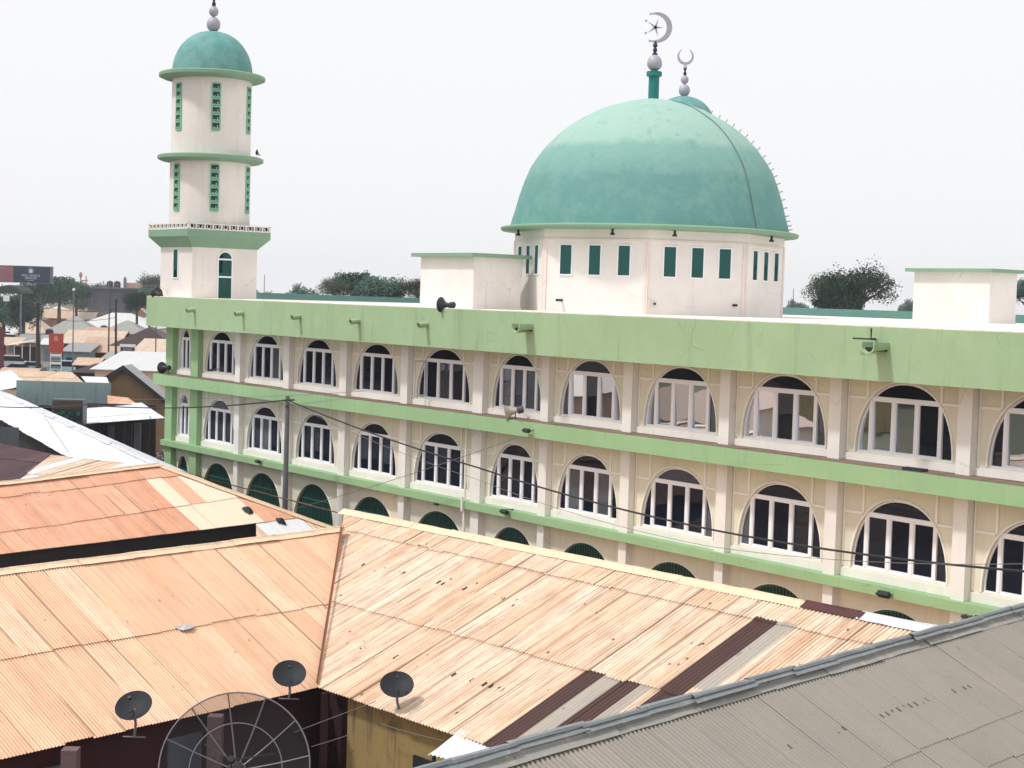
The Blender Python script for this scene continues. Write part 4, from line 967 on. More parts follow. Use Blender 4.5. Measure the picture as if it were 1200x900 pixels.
c = at_plane(217, 738, r1a, pl1n) + Vector((0, 0, .05)); q = MB(); rr = random.Random(9); pts = [(math.cos(t) * .34 * rr.uniform(.6, 1.1), math.sin(t) * .16 * rr.uniform(.6, 1.2), rr.uniform(0, .05)) for t in [k_ * .7 for k_ in range(9)]]
q.add(pts + [(0, 0, .1)], [(k_, (k_ + 1) % 9, 9) for k_ in range(9)]); o = q.build('rag', plain('pale_rag', (.5, .5, .55), .8)); o.location = c; o.rotation_euler = (R_(18), 0, .7); tag(o, 'crumpled pale rag on the sheet lap of the orange roof', 'rag')
# ------------------------------------------------------------------ horn speakers and floodlights on the mosque
def horn(px, py, w_, r, L, az, el, mat, label, mat2=None, standz=None):
    c = ML @ fac(px, py, w_); root = empty('horn_speaker', c, 0, label, 'loudspeaker', 'horn loudspeakers on the mosque')
    dv = Vector((math.cos(az) * math.cos(el), math.sin(az) * math.cos(el), math.sin(el))); rot = dv.to_track_quat('Z', 'Y').to_euler()
    q = MB(); q.lathe([(r * .2, -L), (r * .24, -L * .75), (r * .34, -L * .5), (r * .55, -L * .25), (r * .85, -.03), (r, 0), (r * 1.02, .015), (r * .95, .0), (r * .8, -.05), (r * .3, -L * .45), (r * .05, -L * .5)], n=24, cap=False)
    o = link('horn', q.mesh('horn', mat, True), root); o.rotation_euler = rot
    q = MB(); q.lathe([(r * .3, -L * 1.25), (r * .42, -L * 1.2), (r * .42, -L * .85), (r * .22, -L * .8)], n=14); o = link('driver', q.mesh('driver', mat2 or mat, True), root); o.rotation_euler = rot
    e = -dv * L * .7; q = MB(); q.tube([e, Vector((e.x, e.y, -r * 1.1))], .022, 6); q.tube([Vector((e.x - .12, e.y, -r * 1.08)), Vector((e.x + .12, e.y, -r * 1.08))], .02, 6); q.build('bracket', M['dark'], root)
    return root
an = math.atan2(D.y, D.x)
horn(517, 357, 1.0, .29, .5, an + .35, 0, M['navy'], 'dark blue horn speaker on the parapet in front of the left roof room')
horn(184, 344, .8, .30, .5, an - .1, .15, M['dark'], 'black horn speaker on the left end of the parapet below the minaret')
horn(190, 431, .3, .30, .5, an + .2, -.05, M['dark'], 'black horn speaker on the left end of the middle ledge')
M['dustyhorn'] = plain('dusty_cream_horn', lin((196, 184, 172)), .7)
horn(592, 484, .55, .34, .55, an + .95, -.25, M['dustyhorn'], 'dusty cream horn speaker on the middle ledge pointing down to the left', M['steel'])
def flood(px, py, w_, label, s=1.0, cream=False):
    s *= .8
    c = ML @ fac(px, py, w_); root = empty('floodlight', c, RZ, label, 'floodlight', 'floodlights fixed to the mosque front')
    q = MB(); q.add([(-.2 * s, -.05 * s, -.1 * s), (.2 * s, -.05 * s, -.1 * s), (.24 * s, -.2 * s, .02 * s), (-.24 * s, -.2 * s, .02 * s), (-.2 * s, .1 * s, 0), (.2 * s, .1 * s, 0), (.22 * s, -.05 * s, .13 * s), (-.22 * s, -.05 * s, .13 * s)], [(0, 1, 2, 3), (4, 5, 1, 0), (7, 6, 5, 4), (3, 2, 6, 7), (0, 3, 7, 4), (1, 5, 6, 2)]); q.build('lamp_body', M['dark'], root)
    q = MB(); q.tube([(-.22 * s, 0, 0), (-.22 * s, .22, .1 * s), (.22 * s, .22, .1 * s), (.22 * s, 0, 0)], .018, 5); q.tube([(0, .22, .1 * s), (.05, .35, .12 * s)], .02, 5); q.build('yoke', M['steel'], root)
for px, py, w_, lb, s in ((303, 541, .3, 'small floodlight on the lower green ledge, leftmost', .9), (592, 600, .3, 'small floodlight on the lower green ledge near the rain pipe', 1), (512, 591, .3, 'tiny dark lamp on the lower ledge left of the rain pipe', .6),
                          (1037, 697, .3, 'small floodlight on the lower green ledge at the far right', 1.1), (1131, 723, .3, 'tiny dark lamp at the lower ledge beside the grey roof', .5),
                          (618, 505, .75, 'tangle of two small lamps hanging on the middle ledge under the cream horn', .9), (248, 434, .3, 'small dark lamp lying on top of the middle ledge at the left', .7)):
    flood(px, py, w_, lb, s)
c = ML @ fac(1072, 552, .35); root = empty('flood_box', c, RZ, 'long black lamp box lying on the middle ledge under the large right window', 'lamp')
q = MB(); q.box(-.36, .36, -.1, .12, -.1, .09); q.build('lamp_housing', M['dark'], root); q = MB(); q.box(-.3, .3, -.115, -.1, -.07, .06); q.build('lens', M['navy'], root)
# bird on minaret ring
c = at_y(301, 183, 82); q = MB(); q.lathe([(.01, -.12), (.07, -.05), (.08, .02), (.05, .09), (.045, .13), (.01, .18)], n=8); q.tube([(0, 0, -.02), (.18, 0, -.12)], [.05, .02], 5); o = q.build('bird', M['dark'], None, True); o.location = c + Vector((0, 0, .16)); tag(o, 'small black bird perched on the right edge of the middle minaret ring', 'bird')

# ------------------------------------------------------------------ utility pole and cables
def cable(name, pts, r, mat, label, sag=0, n=24, cat='cable', group='overhead cables'):
    P = []
    for a, b_ in zip(pts, pts[1:]):
        for i in range(n): t = i / n; p = Vector(a).lerp(Vector(b_), t); p.z -= sag * 4 * t * (1 - t); P.append(p)
    P.append(Vector(pts[-1])); q = MB(); q.tube(P, r, 5); o = q.build(name, mat); tag(o, label, cat, group); return o
pt = at_y(337, 467, 68.5); pb = at_y(333.5, 600, 68.5)
root = empty('utility_pole', (pb.x, pb.y, 0), 0, 'dark grey utility pole standing in front of the left part of the mosque', 'utility pole')
q = MB(); q.tube([(0, 0, 0), (pt.x - pb.x, 0, pt.z + .1)], [.14, .09], 10); q.build('pole', plain('pole_grey', (.14, .145, .16), .6), root, True)
q = MB(); q.tube([(pt.x - pb.x - .25, 0, pt.z - .1), (pt.x - pb.x + .3, .05, pt.z - .05)], .04, 6); q.tube([(pt.x - pb.x, -.1, pt.z - .35), (pt.x - pb.x, -.28, pt.z - .3)], .05, 6); q.build('bracket', M['dark'], root)
PT = pt + Vector((0, -.15, -.05))
cable('power_cable', [PT, at_y(98, 474, 80), at_y(-60, 470, 95)], .03, M['cable'], 'thick black cable running left from the utility pole', .25)
cable('power_cable', [PT, at_y(560, 548, 54), at_y(840, 622, 44), at_y(1230, 672, 35)], .03, M['cable'], 'thick black cable sagging right from the utility pole past the windows', .12)
cable('power_cable', [at_y(337, 470, 63.4), at_y(560, 562, 52), at_y(830, 640, 43), at_y(1230, 660, 34)], .008, M['cable2'], 'thin grey wire just under the thick cable on the right', .18)
cable('power_cable', [ML @ fac(606, 513, .75), ML @ fac(340, 598, 1.5)], .012, M['cable2'], 'thin wire from the lamps on the ledge down to the green gates', .1)
cable('power_cable', [at_y(150, 468, 84), ML @ fac(430, 458, .7)], .009, M['cable2'], 'thin wire crossing the small window at the left end', .1)
cable('yard_wire', [at_y(345, 858, 36), at_y(440, 822, 38)], .008, M['cable2'], 'thin wire behind the mesh dish, upper one', .0)
cable('yard_wire', [at_y(365, 875, 36), at_y(445, 848, 38), at_y(520, 868, 36)], .008, M['cable2'], 'thin wire behind the mesh dish crossing the ochre wall', .02)

# ------------------------------------------------------------------ trees
def tree_meshes(seed, crown_r, crown_h, trunk_h, nleaf, leaf, mat, gaps=.55, kc=26):
    rr = random.Random(seed); tr = MB(); top = trunk_h + crown_h
    cl = []
    for i in range(kc):
        a = rr.uniform(0, 2 * math.pi); el = rr.uniform(-1, 1); e = rr.uniform(.35, 1.0)
        hx = crown_r * e * math.sqrt(max(0, 1 - max(el, -.2) ** 2 * .85)); z = trunk_h + crown_h * (.42 + .5 * el * e)
        cl.append((Vector((hx * math.cos(a), hx * math.sin(a), z)), crown_r * rr.uniform(.22, .42)))
    tr.tube([(0, 0, -.2), (rr.gauss(0, .1), 0, trunk_h * .6), (rr.gauss(0, .2), rr.gauss(0, .2), trunk_h + crown_h * .5)], [crown_r * .085, crown_r * .065, crown_r * .025], 8)
    for c_, r_ in cl[:22]:
        z0 = rr.uniform(trunk_h * .6, trunk_h + crown_h * .2); m_ = Vector((c_.x * .5, c_.y * .5, (z0 + c_.z) / 2 + .2)); tr.tube([(0, 0, z0), m_, c_], [crown_r * .035, crown_r * .022, crown_r * .008], 5)
    trm = tr.mesh('trunk', M['bark'], True)
    vs = []; fs = []; tones = []
    per = nleaf // kc
    for c_, r_ in cl:
        tb = rr.random()
        for j in range(per):
            d_ = Vector((rr.gauss(0, 1), rr.gauss(0, 1), rr.gauss(0, .75))); d_ = d_.normalized() * r_ * rr.random() ** .38 * rr.uniform(.8, 1.15)
            p = c_ + d_
            if rr.random() < .22:
                a9 = rr.uniform(0, 6.283); e9 = rr.random() ** .5 * crown_r * .95; p = Vector((e9 * math.cos(a9), e9 * math.sin(a9), trunk_h + crown_h * (.25 + .62 * rr.random() * math.sqrt(max(0, 1 - (e9 / crown_r) ** 2)) + .08)))
            s_ = leaf * rr.uniform(.6, 1.3); a_ = Vector((rr.gauss(0, 1), rr.gauss(0, 1), rr.gauss(0, 1))).normalized(); b_ = a_.orthogonal().normalized() * s_ * .55; a_ = a_ * s_
            n_ = len(vs); vs += [p - a_, p + b_, p + a_, p - b_]; fs.append((n_, n_ + 1, n_ + 2, n_ + 3)); tones.append(min(max(tb * .7 + rr.random() * .3, 0), 1))
    me = bpy.data.meshes.new('crown'); me.from_pydata([tuple(v) for v in vs], [], fs); me.materials.append(mat)
    ca_ = me.color_attributes.new('tone', 'FLOAT_COLOR', 'CORNER'); buf = []
    for t in tones: buf += [t, t, t, 1] * 4
    ca_.data.foreach_set('color', buf); return trm, me
TM = {'dense': tree_meshes(1, 5, 6.4, 2.5, 9000, .26, M['leaf2'], kc=44), 'spread': tree_meshes(2, 7, 6.6, 3, 7600, .26, M['leaf'], kc=46), 'airy': tree_meshes(5, 6.5, 6.8, 3, 6500, .22, M['leaf3'], kc=40), 'round': tree_meshes(9, 4.5, 5.2, 2, 7000, .24, M['leaf2'], kc=36)}
def tree(kind, px, y, top_py, rpx, label, name='tree', group='trees beyond the rooftops'):
    """tree standing on the ground at distance y, crown top on the sight line through top_py, crown radius rpx wide"""
    P = at_y(px, top_py, y); trm, cm = TM[kind]; R0, Ht, th = {'dense': (5, 8.9, 2.5), 'spread': (7, 9.6, 3), 'airy': (6.5, 9.8, 3), 'round': (4.5, 7.2, 2)}[kind]
    s_ = rpx * y / 1900 / R0; z0 = P.z - Ht * s_
    o = empty(name, (P.x, P.y, 0), rnd.uniform(0, 6), label, 'tree', group)
    a = link('limbs', trm, o, (0, 0, z0)); b_ = link('crown', cm, o, (0, 0, z0)); a.scale = b_.scale = (s_,) * 3
    if z0 > 0:
        q = MB(); q.tube([(0, 0, 0), (0, 0, z0 + th * s_ * .4)], [R0 * .11 * s_, R0 * .08 * s_], 8); q.build('trunk', M['bark'], o, True)
    return o
for a in (('round', 355, 210, 335, 24, 'low dark round tree beyond the mosque roof, left of the tall clump'),
          ('round', 318, 300, 344, 20, 'very low distant bush right of the minaret'),
          ('airy', 392, 200, 326, 20, 'thin leaning tree with sky gaps at the left of the tall clump'),
          ('dense', 416, 205, 317, 24, 'tallest dark tree in the clump behind the mosque roof'),
          ('dense', 444, 202, 321, 31, 'broad dark tree at the right side of the clump'),
          ('airy', 490, 200, 325, 22, 'tree half hidden behind the left roof room'),
          ('spread', 1010, 205, 311, 42, 'wide spreading tree beyond the roof between dome and right roof room'),
          ('airy', 972, 208, 321, 27, 'airier left half of the spreading tree right of the dome'),
          ('round', 985, 203, 333, 30, 'low bushy growth under the left part of the spreading tree'), ('dense', 1205, 200, 326, 24, 'dark tree at the right edge behind the roof room'),
          ('round', 1068, 420, 352, 16, 'hazy faint tree far beyond the roof left of the right roof room'),
          ('round', 935, 460, 353, 16, 'hazy faint tree just right of the drum'),
          ('round', 1085, 460, 354, 14, 'hazy faint low bush against the right roof room')):
    tree(*a)
for a in (('dense', 5, 300, 344, 26, 'dark tree at the left edge under the billboard'), ('dense', 24, 290, 350, 24, 'dark low tree in front of the billboard post'),
          ('round', 48, 380, 328, 20, 'bluish tree just right of the billboard'), ('dense', 70, 390, 322, 24, 'bluish tree midway between billboard and concrete block'), ('round', 90, 400, 328, 18, 'bluish tree touching the concrete block'), ('round', 36, 390, 336, 17, 'bushy tree under the billboard'),
          ('dense', 161, 330, 341, 17, 'dark green tree in front of the concrete block'), ('dense', 176, 340, 336, 18, 'dark green tree beside the parapet end'),
          ('spread', 186, 480, 320, 24, 'distant tree crown left of the minaret'), ('round', 300, 520, 341, 14, 'faint distant tree behind the minaret'),
          ('round', 108, 560, 334, 22, 'faint distant tree behind the concrete block')):
    tree(*a)
# far wooded belt along the horizon
q = MB(); rr = random.Random(77)
for i in range(24000):
    x = rr.uniform(-850, 850); y = 950 + rr.uniform(-60, 60); z = min(abs(rr.gauss(0, 4.2)), 8) * (1 + .4 * math.sin(x * .03) * math.sin(x * .011 + 1)) + 1; s_ = rr.uniform(.5, 1.3); a_ = Vector((rr.gauss(0, 1), rr.gauss(0, 1), rr.gauss(0, 1))).normalized(); b_ = a_.orthogonal().normalized() * s_; a_ = a_ * s_
    p = Vector((x, y, z)); q.quad(p - a_, p + b_, p + a_, p - b_)
o = q.build('woodland', plain('far_foliage', (.035, .07, .045), .8)); tag(o, 'low hazy belt of distant woodland on the horizon', 'woodland', kind='stuff')

# ------------------------------------------------------------------ background houses
def bg_house(name, px, y, eave_py, wpx, ridge_py, kind, rmat, wmat, label, depth=None, rz=0, over=.4, group='tin roofed houses in the neighbourhood', ridge_px=None, openings=2, cat='house'):
    k_ = y / 1900; e = at_y(px, eave_py, y); r = at_y(px, ridge_py, y); W = wpx * k_; rise = max(r.z - e.z, .4); Dp = depth or W * .8
    root = empty(name, (e.x, e.y + Dp / 2, 0), rz, label, cat, group); hx, hy, ze = W / 2, Dp / 2, e.z
    q = MB(); q.box(-hx + over, hx - over, -hy + over, hy - over, 0, ze - .02); wl = q.build('wall', wmat, root)
    rm = MB()
    if kind == 'hip':
        rl = max((hx - hy), 0.05) if hx > hy else .05; ry = 0 if hx >= hy else hy - hx
        A = [(-hx, -hy, ze), (hx, -hy, ze), (hx, hy, ze), (-hx, hy, ze)]; T = [(-rl, -ry, ze + rise), (rl, ry if hx < hy else 0, ze + rise)]
        rm.add(A + T, [(0, 1, 5, 4), (1, 2, 5), (2, 3, 4, 5), (3, 0, 4)])
    elif kind == 'gable':
        A = [(-hx, -hy, ze), (hx, -hy, ze), (hx, hy, ze), (-hx, hy, ze), (-hx, 0, ze + rise), (hx, 0, ze + rise)]
        rm.add(A, [(0, 1, 5, 4), (2, 3, 4, 5)])
        g_ = MB(); g_.add([(-hx + over, -hy + over, ze - .02), (-hx + over, hy - over, ze - .02), (-hx + over, 0, ze + rise * .93)], [(0, 1, 2)]); g_.add([(hx - over, -hy + over, ze - .02), (hx - over, hy - over, ze - .02), (hx - over, 0, ze + rise * .93)], [(0, 1, 2)]); g_.build('gable_end', wmat, root)
    elif kind == 'front_gable':
        A = [(-hx, -hy, ze), (-hx, hy, ze), (hx, -hy, ze), (hx, hy, ze), (0, -hy, ze + rise), (0, hy, ze + rise)]
        rm.add(A, [(0, 1, 5, 4), (3, 2, 4, 5)]); g_ = MB(); g_.add([(-hx + over, -hy + over, ze - .02), (hx - over, -hy + over, ze - .02), (0, -hy + over, ze + rise * .93)], [(0, 1, 2)]); g_.build('gable_end', wmat, root)
    else:   # mono pitch falling to the front
        rm.add([(-hx, -hy, ze), (hx, -hy, ze), (hx, hy, ze + rise), (-hx, hy, ze + rise)], [(0, 1, 2, 3)])
    me = rm.mesh('roof', rmat); bm = bmesh.new(); bm.from_mesh(me); g2 = bmesh.ops.solidify(bm, geom=bm.faces[:], thickness=.08); tl = bm.loops.layers.float_color.new('tone'); ul = bm.loops.layers.uv.new('UVMap')
    rr = random.Random(hash(label) % 1000 if False else len(label) * 7 + int(px))
    for f in bm.faces:
        t = (rr.random(), 0, rr.random() * .5, 1)
        for lp in f.loops: lp[tl] = t; lp[ul].uv = (lp.vert.co.x if abs(f.normal.y) > abs(f.normal.x) else lp.vert.co.y, lp.vert.co.z * 2.5)
    bm.to_mesh(me); bm.free(); link('roof', me, root)
    for j in range(openings):
        x = -hx + over + (W - 2 * over) * (j + .5) / openings; q = MB(); dr = (j == 0); q.box(x - (.45 if dr else .55), x + (.45 if dr else .55), -hy + over - .04, -hy + over + .02, 0.02 if dr else .9, 2.1); q.build('door' if dr else 'window', M['bluegrey'] if rr.random() < .5 else M['dark'], root)
    return root
W_, G_, T_, B_, O_, P_, A_ = (M[k_] for k_ in ('far_white', 'far_ash', 'far_tan', 'iron_brown', 'far_peach', 'far_peach', 'far_ash'))
def nogrp(o):
    if 'group' in o: del o['group']
    return o
H_ = [
    ('tin_roof_house', 133, 352, 384, 98, 367, 'hip', W_, M['creamwall'], 'large house with bright white hip roof in front of the concrete block', 14),
    ('tin_roof_house', 170, 372, 381, 62, 371, 'hip', W_, M['creamwall'], 'white hip roof half hidden by the left end of the mosque', 14),
    ('tin_roof_house', 163, 430, 374, 34, 361, 'front_gable', P_, M['pinkwall'], 'small dull pink roof rising behind the white hip roofs', 9),
    ('tin_roof_house', 80, 322, 392, 66, 371, 'hip', G_, M['pinkwall'], 'ash grey hip roofed house left of the lamp post', 10),
    ('tin_roof_house', 143, 318, 391, 58, 376, 'hip', G_, M['pinkwall'], 'grey pyramid roofed house behind the two slim poles', 9),
    ('tin_roof_house', 35, 330, 391, 40, 373, 'hip', T_, M['creamwall'], 'cream hip roofed house behind the thick dark pole', 9),
    ('tin_roof_house', 66, 410, 373, 42, 363, 'gable', P_, M['pinkwall'], 'peach coloured roof below the distant blue trees', 9),
    ('tin_roof_house', 64, 440, 364, 22, 359, 'hip', W_, M['creamwall'], 'tiny white roof above the peach roof', 8),
    ('tin_roof_house', 41, 420, 361, 16, 351, 'front_gable', W_, M['creamwall'], 'small white gabled house behind the top of the thick pole', 8),
    ('tin_roof_house', 15, 345, 392, 30, 378, 'gable', W_, M['darkwall'], 'small white roofed shop with dark front at the left edge', 8),
    ('tin_roof_house', 166, 238, 406, 78, 384, 'hip', B_, M['darkwall'], 'dark purple brown hip roof beside the left end of the mosque', 12),
    ('tin_roof_house', 104, 262, 403, 72, 388, 'gable', T_, M['darkwall'], 'pale sandy roof with a round hole patch behind the red sign', 12),
    ('tin_roof_house', 118, 236, 413, 50, 396, 'gable', O_, M['darkwall'], 'rusty peach roof left of the small dark signboard', 9),
    ('tin_roof_house', 88, 232, 412, 36, 403, 'shed', G_, M['tealwall'], 'low grey awning with teal stalls below it right of the red sign', 6),
    ('tin_roof_house', 178, 216, 413, 50, 399, 'shed', T_, M['darkwall'], 'cream lean roof under the brown hip roof by the green corner', 8),
    ('tin_roof_house', 48, 275, 402, 66, 393, 'gable', A_, M['pinkwall'], 'long low grey roof behind the parked cars', 9),
    ('tin_roof_house', 106, 172, 437, 54, 427, 'hip', B_, M['darkwall'], 'flat dark brown roof just above the cream tan roof', 8),
    ('tin_roof_house', 160, 158, 434, 110, 418, 'shed', W_, M['creamwall'], 'white flat roofed cream house behind the brown gable', 13),
    ('tin_roof_house', 20, 190, 436, 46, 432, 'gable', P_, M['darkwall'], 'low reddish roofs along the street in front of the cars', 4),
    ('tin_roof_house', 112, 290, 396, 34, 384, 'gable', P_, M['creamwall'], 'peach gabled roof squeezed between grey pyramid roofs', 7),
    ('tin_roof_house', 60, 262, 404, 30, 397, 'gable', W_, M['tealwall'], 'narrow white roof directly above the red signboard', 6),
    ('tin_roof_house', 30, 400, 374, 34, 364, 'hip', G_, M['pinkwall'], 'distant grey hip roof left of the thick pole', 8),
    ('tin_roof_house', 95, 400, 374, 30, 366, 'gable', T_, M['pinkwall'], 'distant sandy roof at the foot of the concrete block', 8),
    ('tin_roof_house', 112, 440, 369, 26, 363, 'gable', B_, M['darkwall'], 'distant brown roof at the foot of the concrete block', 7),
    ('tin_roof_house', 8, 270, 404, 26, 396, 'shed', T_, M['pinkwall'], 'small sandy roofed shop at the far left street corner', 5),
    ('tin_roof_house', 132, 205, 421, 30, 413, 'shed', A_, M['tealwall'], 'low grey roofed stall left of the small navy signboard', 5),
    ('tin_roof_house', 100, 196, 428, 32, 420, 'gable', P_, M['darkwall'], 'faded peach roof above the flat brown roof', 5),
]
for h in H_: bg_house(*h[:10], depth=h[10])
# houses added past the frame edge for the panes to mirror, otherwise unseen
for j, (x, y, s, rm, lb) in enumerate(((-42, 58, 11, O_, 'orange'), (-60, 74, 13, T_, 'sandy'), (-75, 50, 12, G_, 'grey'), (-95, 85, 15, W_, 'white'), (-120, 60, 14, B_, 'brown'), (-84, 30, 14, P_, 'pinkish'))):
    root = empty('tin_roof_house', (x, y, 0), .65 + .3 * (j % 3), '%s iron roofed house added unseen beyond the left edge for the window reflections' % lb, 'house', 'tin roofed houses in the neighbourhood')
    q = MB(); q.box(-s / 2 + .5, s / 2 - .5, -s / 3 + .5, s / 3 - .5, 0, 3.2); q.build('wall', [M['creamwall'], M['pinkwall'], M['ochre']][j % 3], root)
    q = MB(); hx, hy = s / 2, s / 3; rl = hx - hy; q.add([(-hx, -hy, 3.15), (hx, -hy, 3.15), (hx, hy, 3.15), (-hx, hy, 3.15), (-rl, 0, 5.6), (rl, 0, 5.6)], [(0, 1, 5, 4), (1, 2, 5), (2, 3, 4, 5), (3, 0, 4), (0, 3, 2, 1)]); q.build('roof', rm, root)
q = MB(); rr = random.Random(78)  # unseen foliage belt added to keep bright sky out of the pane reflections
for i in range(14000):
    y = rr.uniform(-10, 240); x = -150 - y * .1 + rr.uniform(-8, 8); z = abs(rr.gauss(0, 7)) * (1 + .35 * math.sin(y * .2)) + .6; s_ = rr.uniform(.4, 1.1); a_ = Vector((rr.gauss(0, 1), rr.gauss(0, 1), rr.gauss(0, 1))).normalized(); b_ = a_.orthogonal().normalized() * s_; a_ = a_ * s_
    p = Vector((x, y, z)); q.quad(p - a_, p + b_, p + a_, p - b_)
o = q.build('reflection_belt', plain('belt_foliage', (.03, .06, .035), .8)); tag(o, 'added unseen tree belt beyond the left edge that darkens the window reflections', 'woodland', kind='stuff')

# brown gable house near the mosque corner
yb = 125; A0 = at_y(146, 430, yb); eL = at_y(110, 452, yb); eR = at_y(196.5, 471, yb); gy0 = A0.y
root = empty('brown_gable_house', (A0.x, gy0, 0), 0, 'brown mud walled house with dark edged gable beside the left end of the mosque', 'house')
O = (A0.x, gy0, 0)
q = MB(); q.prism([(eL.x + .3, 0), (eR.x - .1, 0), (eR.x - .1, eR.z - .1), (A0.x, A0.z - .15), (eL.x + .3, eL.z - .1)], gy0, gy0 + 2.2); q.build('wall', M['brownwall'], root, False, O)
q = MB()
for a, b_ in ((A0, eL), (A0, eR)): q.add([(a.x, gy0 - .5, a.z), (b_.x, gy0 - .5, b_.z), (b_.x, gy0 + 2.4, b_.z), (a.x, gy0 + 2.4, a.z), (a.x, gy0 - .5, a.z + .12), (b_.x, gy0 - .5, b_.z + .12), (b_.x, gy0 + 2.4, b_.z + .12), (a.x, gy0 + 2.4, a.z + .12)], [(0, 1, 2, 3), (4, 5, 6, 7), (0, 1, 5, 4), (1, 2, 6, 5), (3, 2, 6, 7)])
q.build('roof', M['ash'] if 'ash' in M else plain('grey_zinc', (.3, .3, .3), .5), root, False, O)
q = MB()
for a, b_ in ((A0, eL), (A0, eR)):
    q.add([(a.x, gy0 - .54, a.z - .2), (b_.x, gy0 - .54, b_.z - .2), (b_.x, gy0 - .54, b_.z + .16), (a.x, gy0 - .54, a.z + .16), (a.x, gy0 - .5, a.z - .2), (b_.x, gy0 - .5, b_.z - .2), (b_.x, gy0 - .5, b_.z + .16), (a.x, gy0 - .5, a.z + .16)], [(0, 1, 2, 3), (4, 5, 6, 7), (0, 1, 5, 4), (3, 2, 6, 7)])
q.build('barge_board', M['dark'], root, False, O)
# teal parapet house, awning and kiosk
yt = 116; a_ = at_y(19, 452, yt); b_ = at_y(129, 449, yt); zb = at_y(70, 474, yt).z
root = empty('teal_walled_house', (a_.x, yt, 0), 0, 'house with a long faded teal wall and a cream and white roof behind it', 'house'); O = (a_.x, yt, 0)
q = MB(); q.box(a_.x, b_.x, yt, yt + .3, zb - .1, b_.z); q.build('teal_parapet', M['tealwall'], root, False, O)
q = MB(); q.box(a_.x + .2, b_.x - .2, yt + .3, yt + 8, 0, zb); q.build('wall', M['darkwall'], root, False, O)
def flatroof(p, mat, e, seed, rows=(4,)):
    return link('roof_slope', sheet_mesh('roof_slope', p, e, mat, rows, seed=seed, origin=O, samples=4, pitch=.15, amp=.02, sw=1.0), root)
f0 = Vector((a_.x - 3.5, yt + .35, a_.z + .02)); f1 = Vector((b_.x, yt + .35, a_.z + .02)); bk0 = at_y(-8, 440, yt + 9); bk1 = at_y(84, 436, yt + 9)
flatroof([Vector((a_.x + .8, f0.y, f0.z)), Vector((at_y(103, 450, yt).x, f0.y, f0.z)), bk1, Vector((at_y(12, 438, yt + 9).x, bk0.y, bk1.z))], M['iron_tan'], Vector((1, 0, 0)), 81)
flatroof([Vector((at_y(103, 450, yt).x + .05, f0.y, f0.z)), Vector((b_.x, f0.y, f0.z)), Vector((at_y(125, 441, yt + 6).x, yt + 6, f0.z + .45)), Vector((at_y(95, 441, yt + 6).x, yt + 6, f0.z + .45))], M['iron_white'], Vector((1, 0, 0)), 82)
flatroof([Vector((a_.x - 3.5, f0.y, f0.z - .9)), Vector((a_.x + .8, f0.y, f0.z)), Vector((at_y(12, 438, yt + 9).x, bk0.y, bk1.z)), Vector((at_y(-30, 438, yt + 9).x, bk0.y, bk1.z - .6))], M['iron_white'], Vector((1, 0, 0)), 83)
ya = 106; c0 = at_y(98, 497, ya); c1 = at_y(193, 488, ya); c2 = at_y(166, 472, ya + 6); c3_ = at_y(98, 475, ya + 6)
root = empty('market_awning', ((c0.x + c1.x) / 2, ya, 0), 0, 'flat bright white market awning on posts beside the dark kiosk', 'awning'); O = tuple(root.location)
me = sheet_mesh('roof_sheet', [c0, c1, c2, c3_], (c1 - c0), M['iron_white'], (4,), seed=85, origin=O, samples=4); link('roof_sheet', me, root)
for P in (c1 + Vector((-1.0, .2, 0)), c0 + Vector((.3, .2, 0)), c0.lerp(c1, .5) + Vector((0, .2, 0))):
    q = MB(); q.tube([(P.x, P.y, 0), (P.x, P.y, P.z - .05)], .045, 6); q.build('post', M['dark'], root, False, O)
q = MB(); q.box(c0.x - 2, c1.x - 1.8, ya + 5.5, ya + 5.7, 0, c2.z - .1); q.build('rear_wall', M['darkwall'], root, False, O)
for t in range(6):    # hanging dark goods at the stall front
    P = c0.lerp(c1, .12 + t * .11); q = MB(); q.box(P.x - .22, P.x + .22, ya + 2.4, ya + 2.55, .9, P.z - .4); q.build('hanging_cloth', [M['navy'], M['bluegrey'], M['dark']][t % 3], root, False, O)
p0_, p1_, p2_, p3_ = at_y(126, 474, ya + 6.2), at_y(168, 474, ya + 6.2), at_y(150, 466, ya + 9), at_y(126, 459, ya + 9)
me = sheet_mesh('patched_sheet', [p0_, p1_, p2_, p3_], (p1_ - p0_), M['iron_pink'], (4,), seed=86, origin=O, samples=4); link('patched_sheet', me, root)
k0 = at_y(60, 493, ya - 1); k1 = at_y(97, 469, ya - 1)
root = empty('kiosk', ((k0.x + k1.x) / 2, ya - 1, 0), 0, 'dark open fronted kiosk box with a brown top edge', 'kiosk'); O = tuple(root.location)
q = MB(); q.box(k0.x, k1.x, ya - .9, ya + .1, 0, k1.z); q.build('box', M['steel'], root, False, O)
zm = k1.z - .62; q = MB(); q.box(k0.x + .1, k1.x - .1, ya - .96, ya - .9, zm, k1.z - .08); q.build('upper_panel', plain('brown_panel', (.07, .04, .03), .7), root, False, O)
q = MB(); q.box(k0.x + .1, k1.x - .1, ya - .95, ya - .9, k0.z, zm - .03); q.build('opening', M['gate'], root, False, O)
q = MB(); rr = random.Random(5)
for j in range(9): x = rr.uniform(k0.x + .2, k1.x - .3); z = rr.uniform(k0.z + .1, zm - .3); q.box(x, x + .2, ya - .99, ya - .95, z, z + rr.uniform(.1, .25))
q.build('goods', plain('green_goods', (.03, .12, .09), .6), root, False, O)

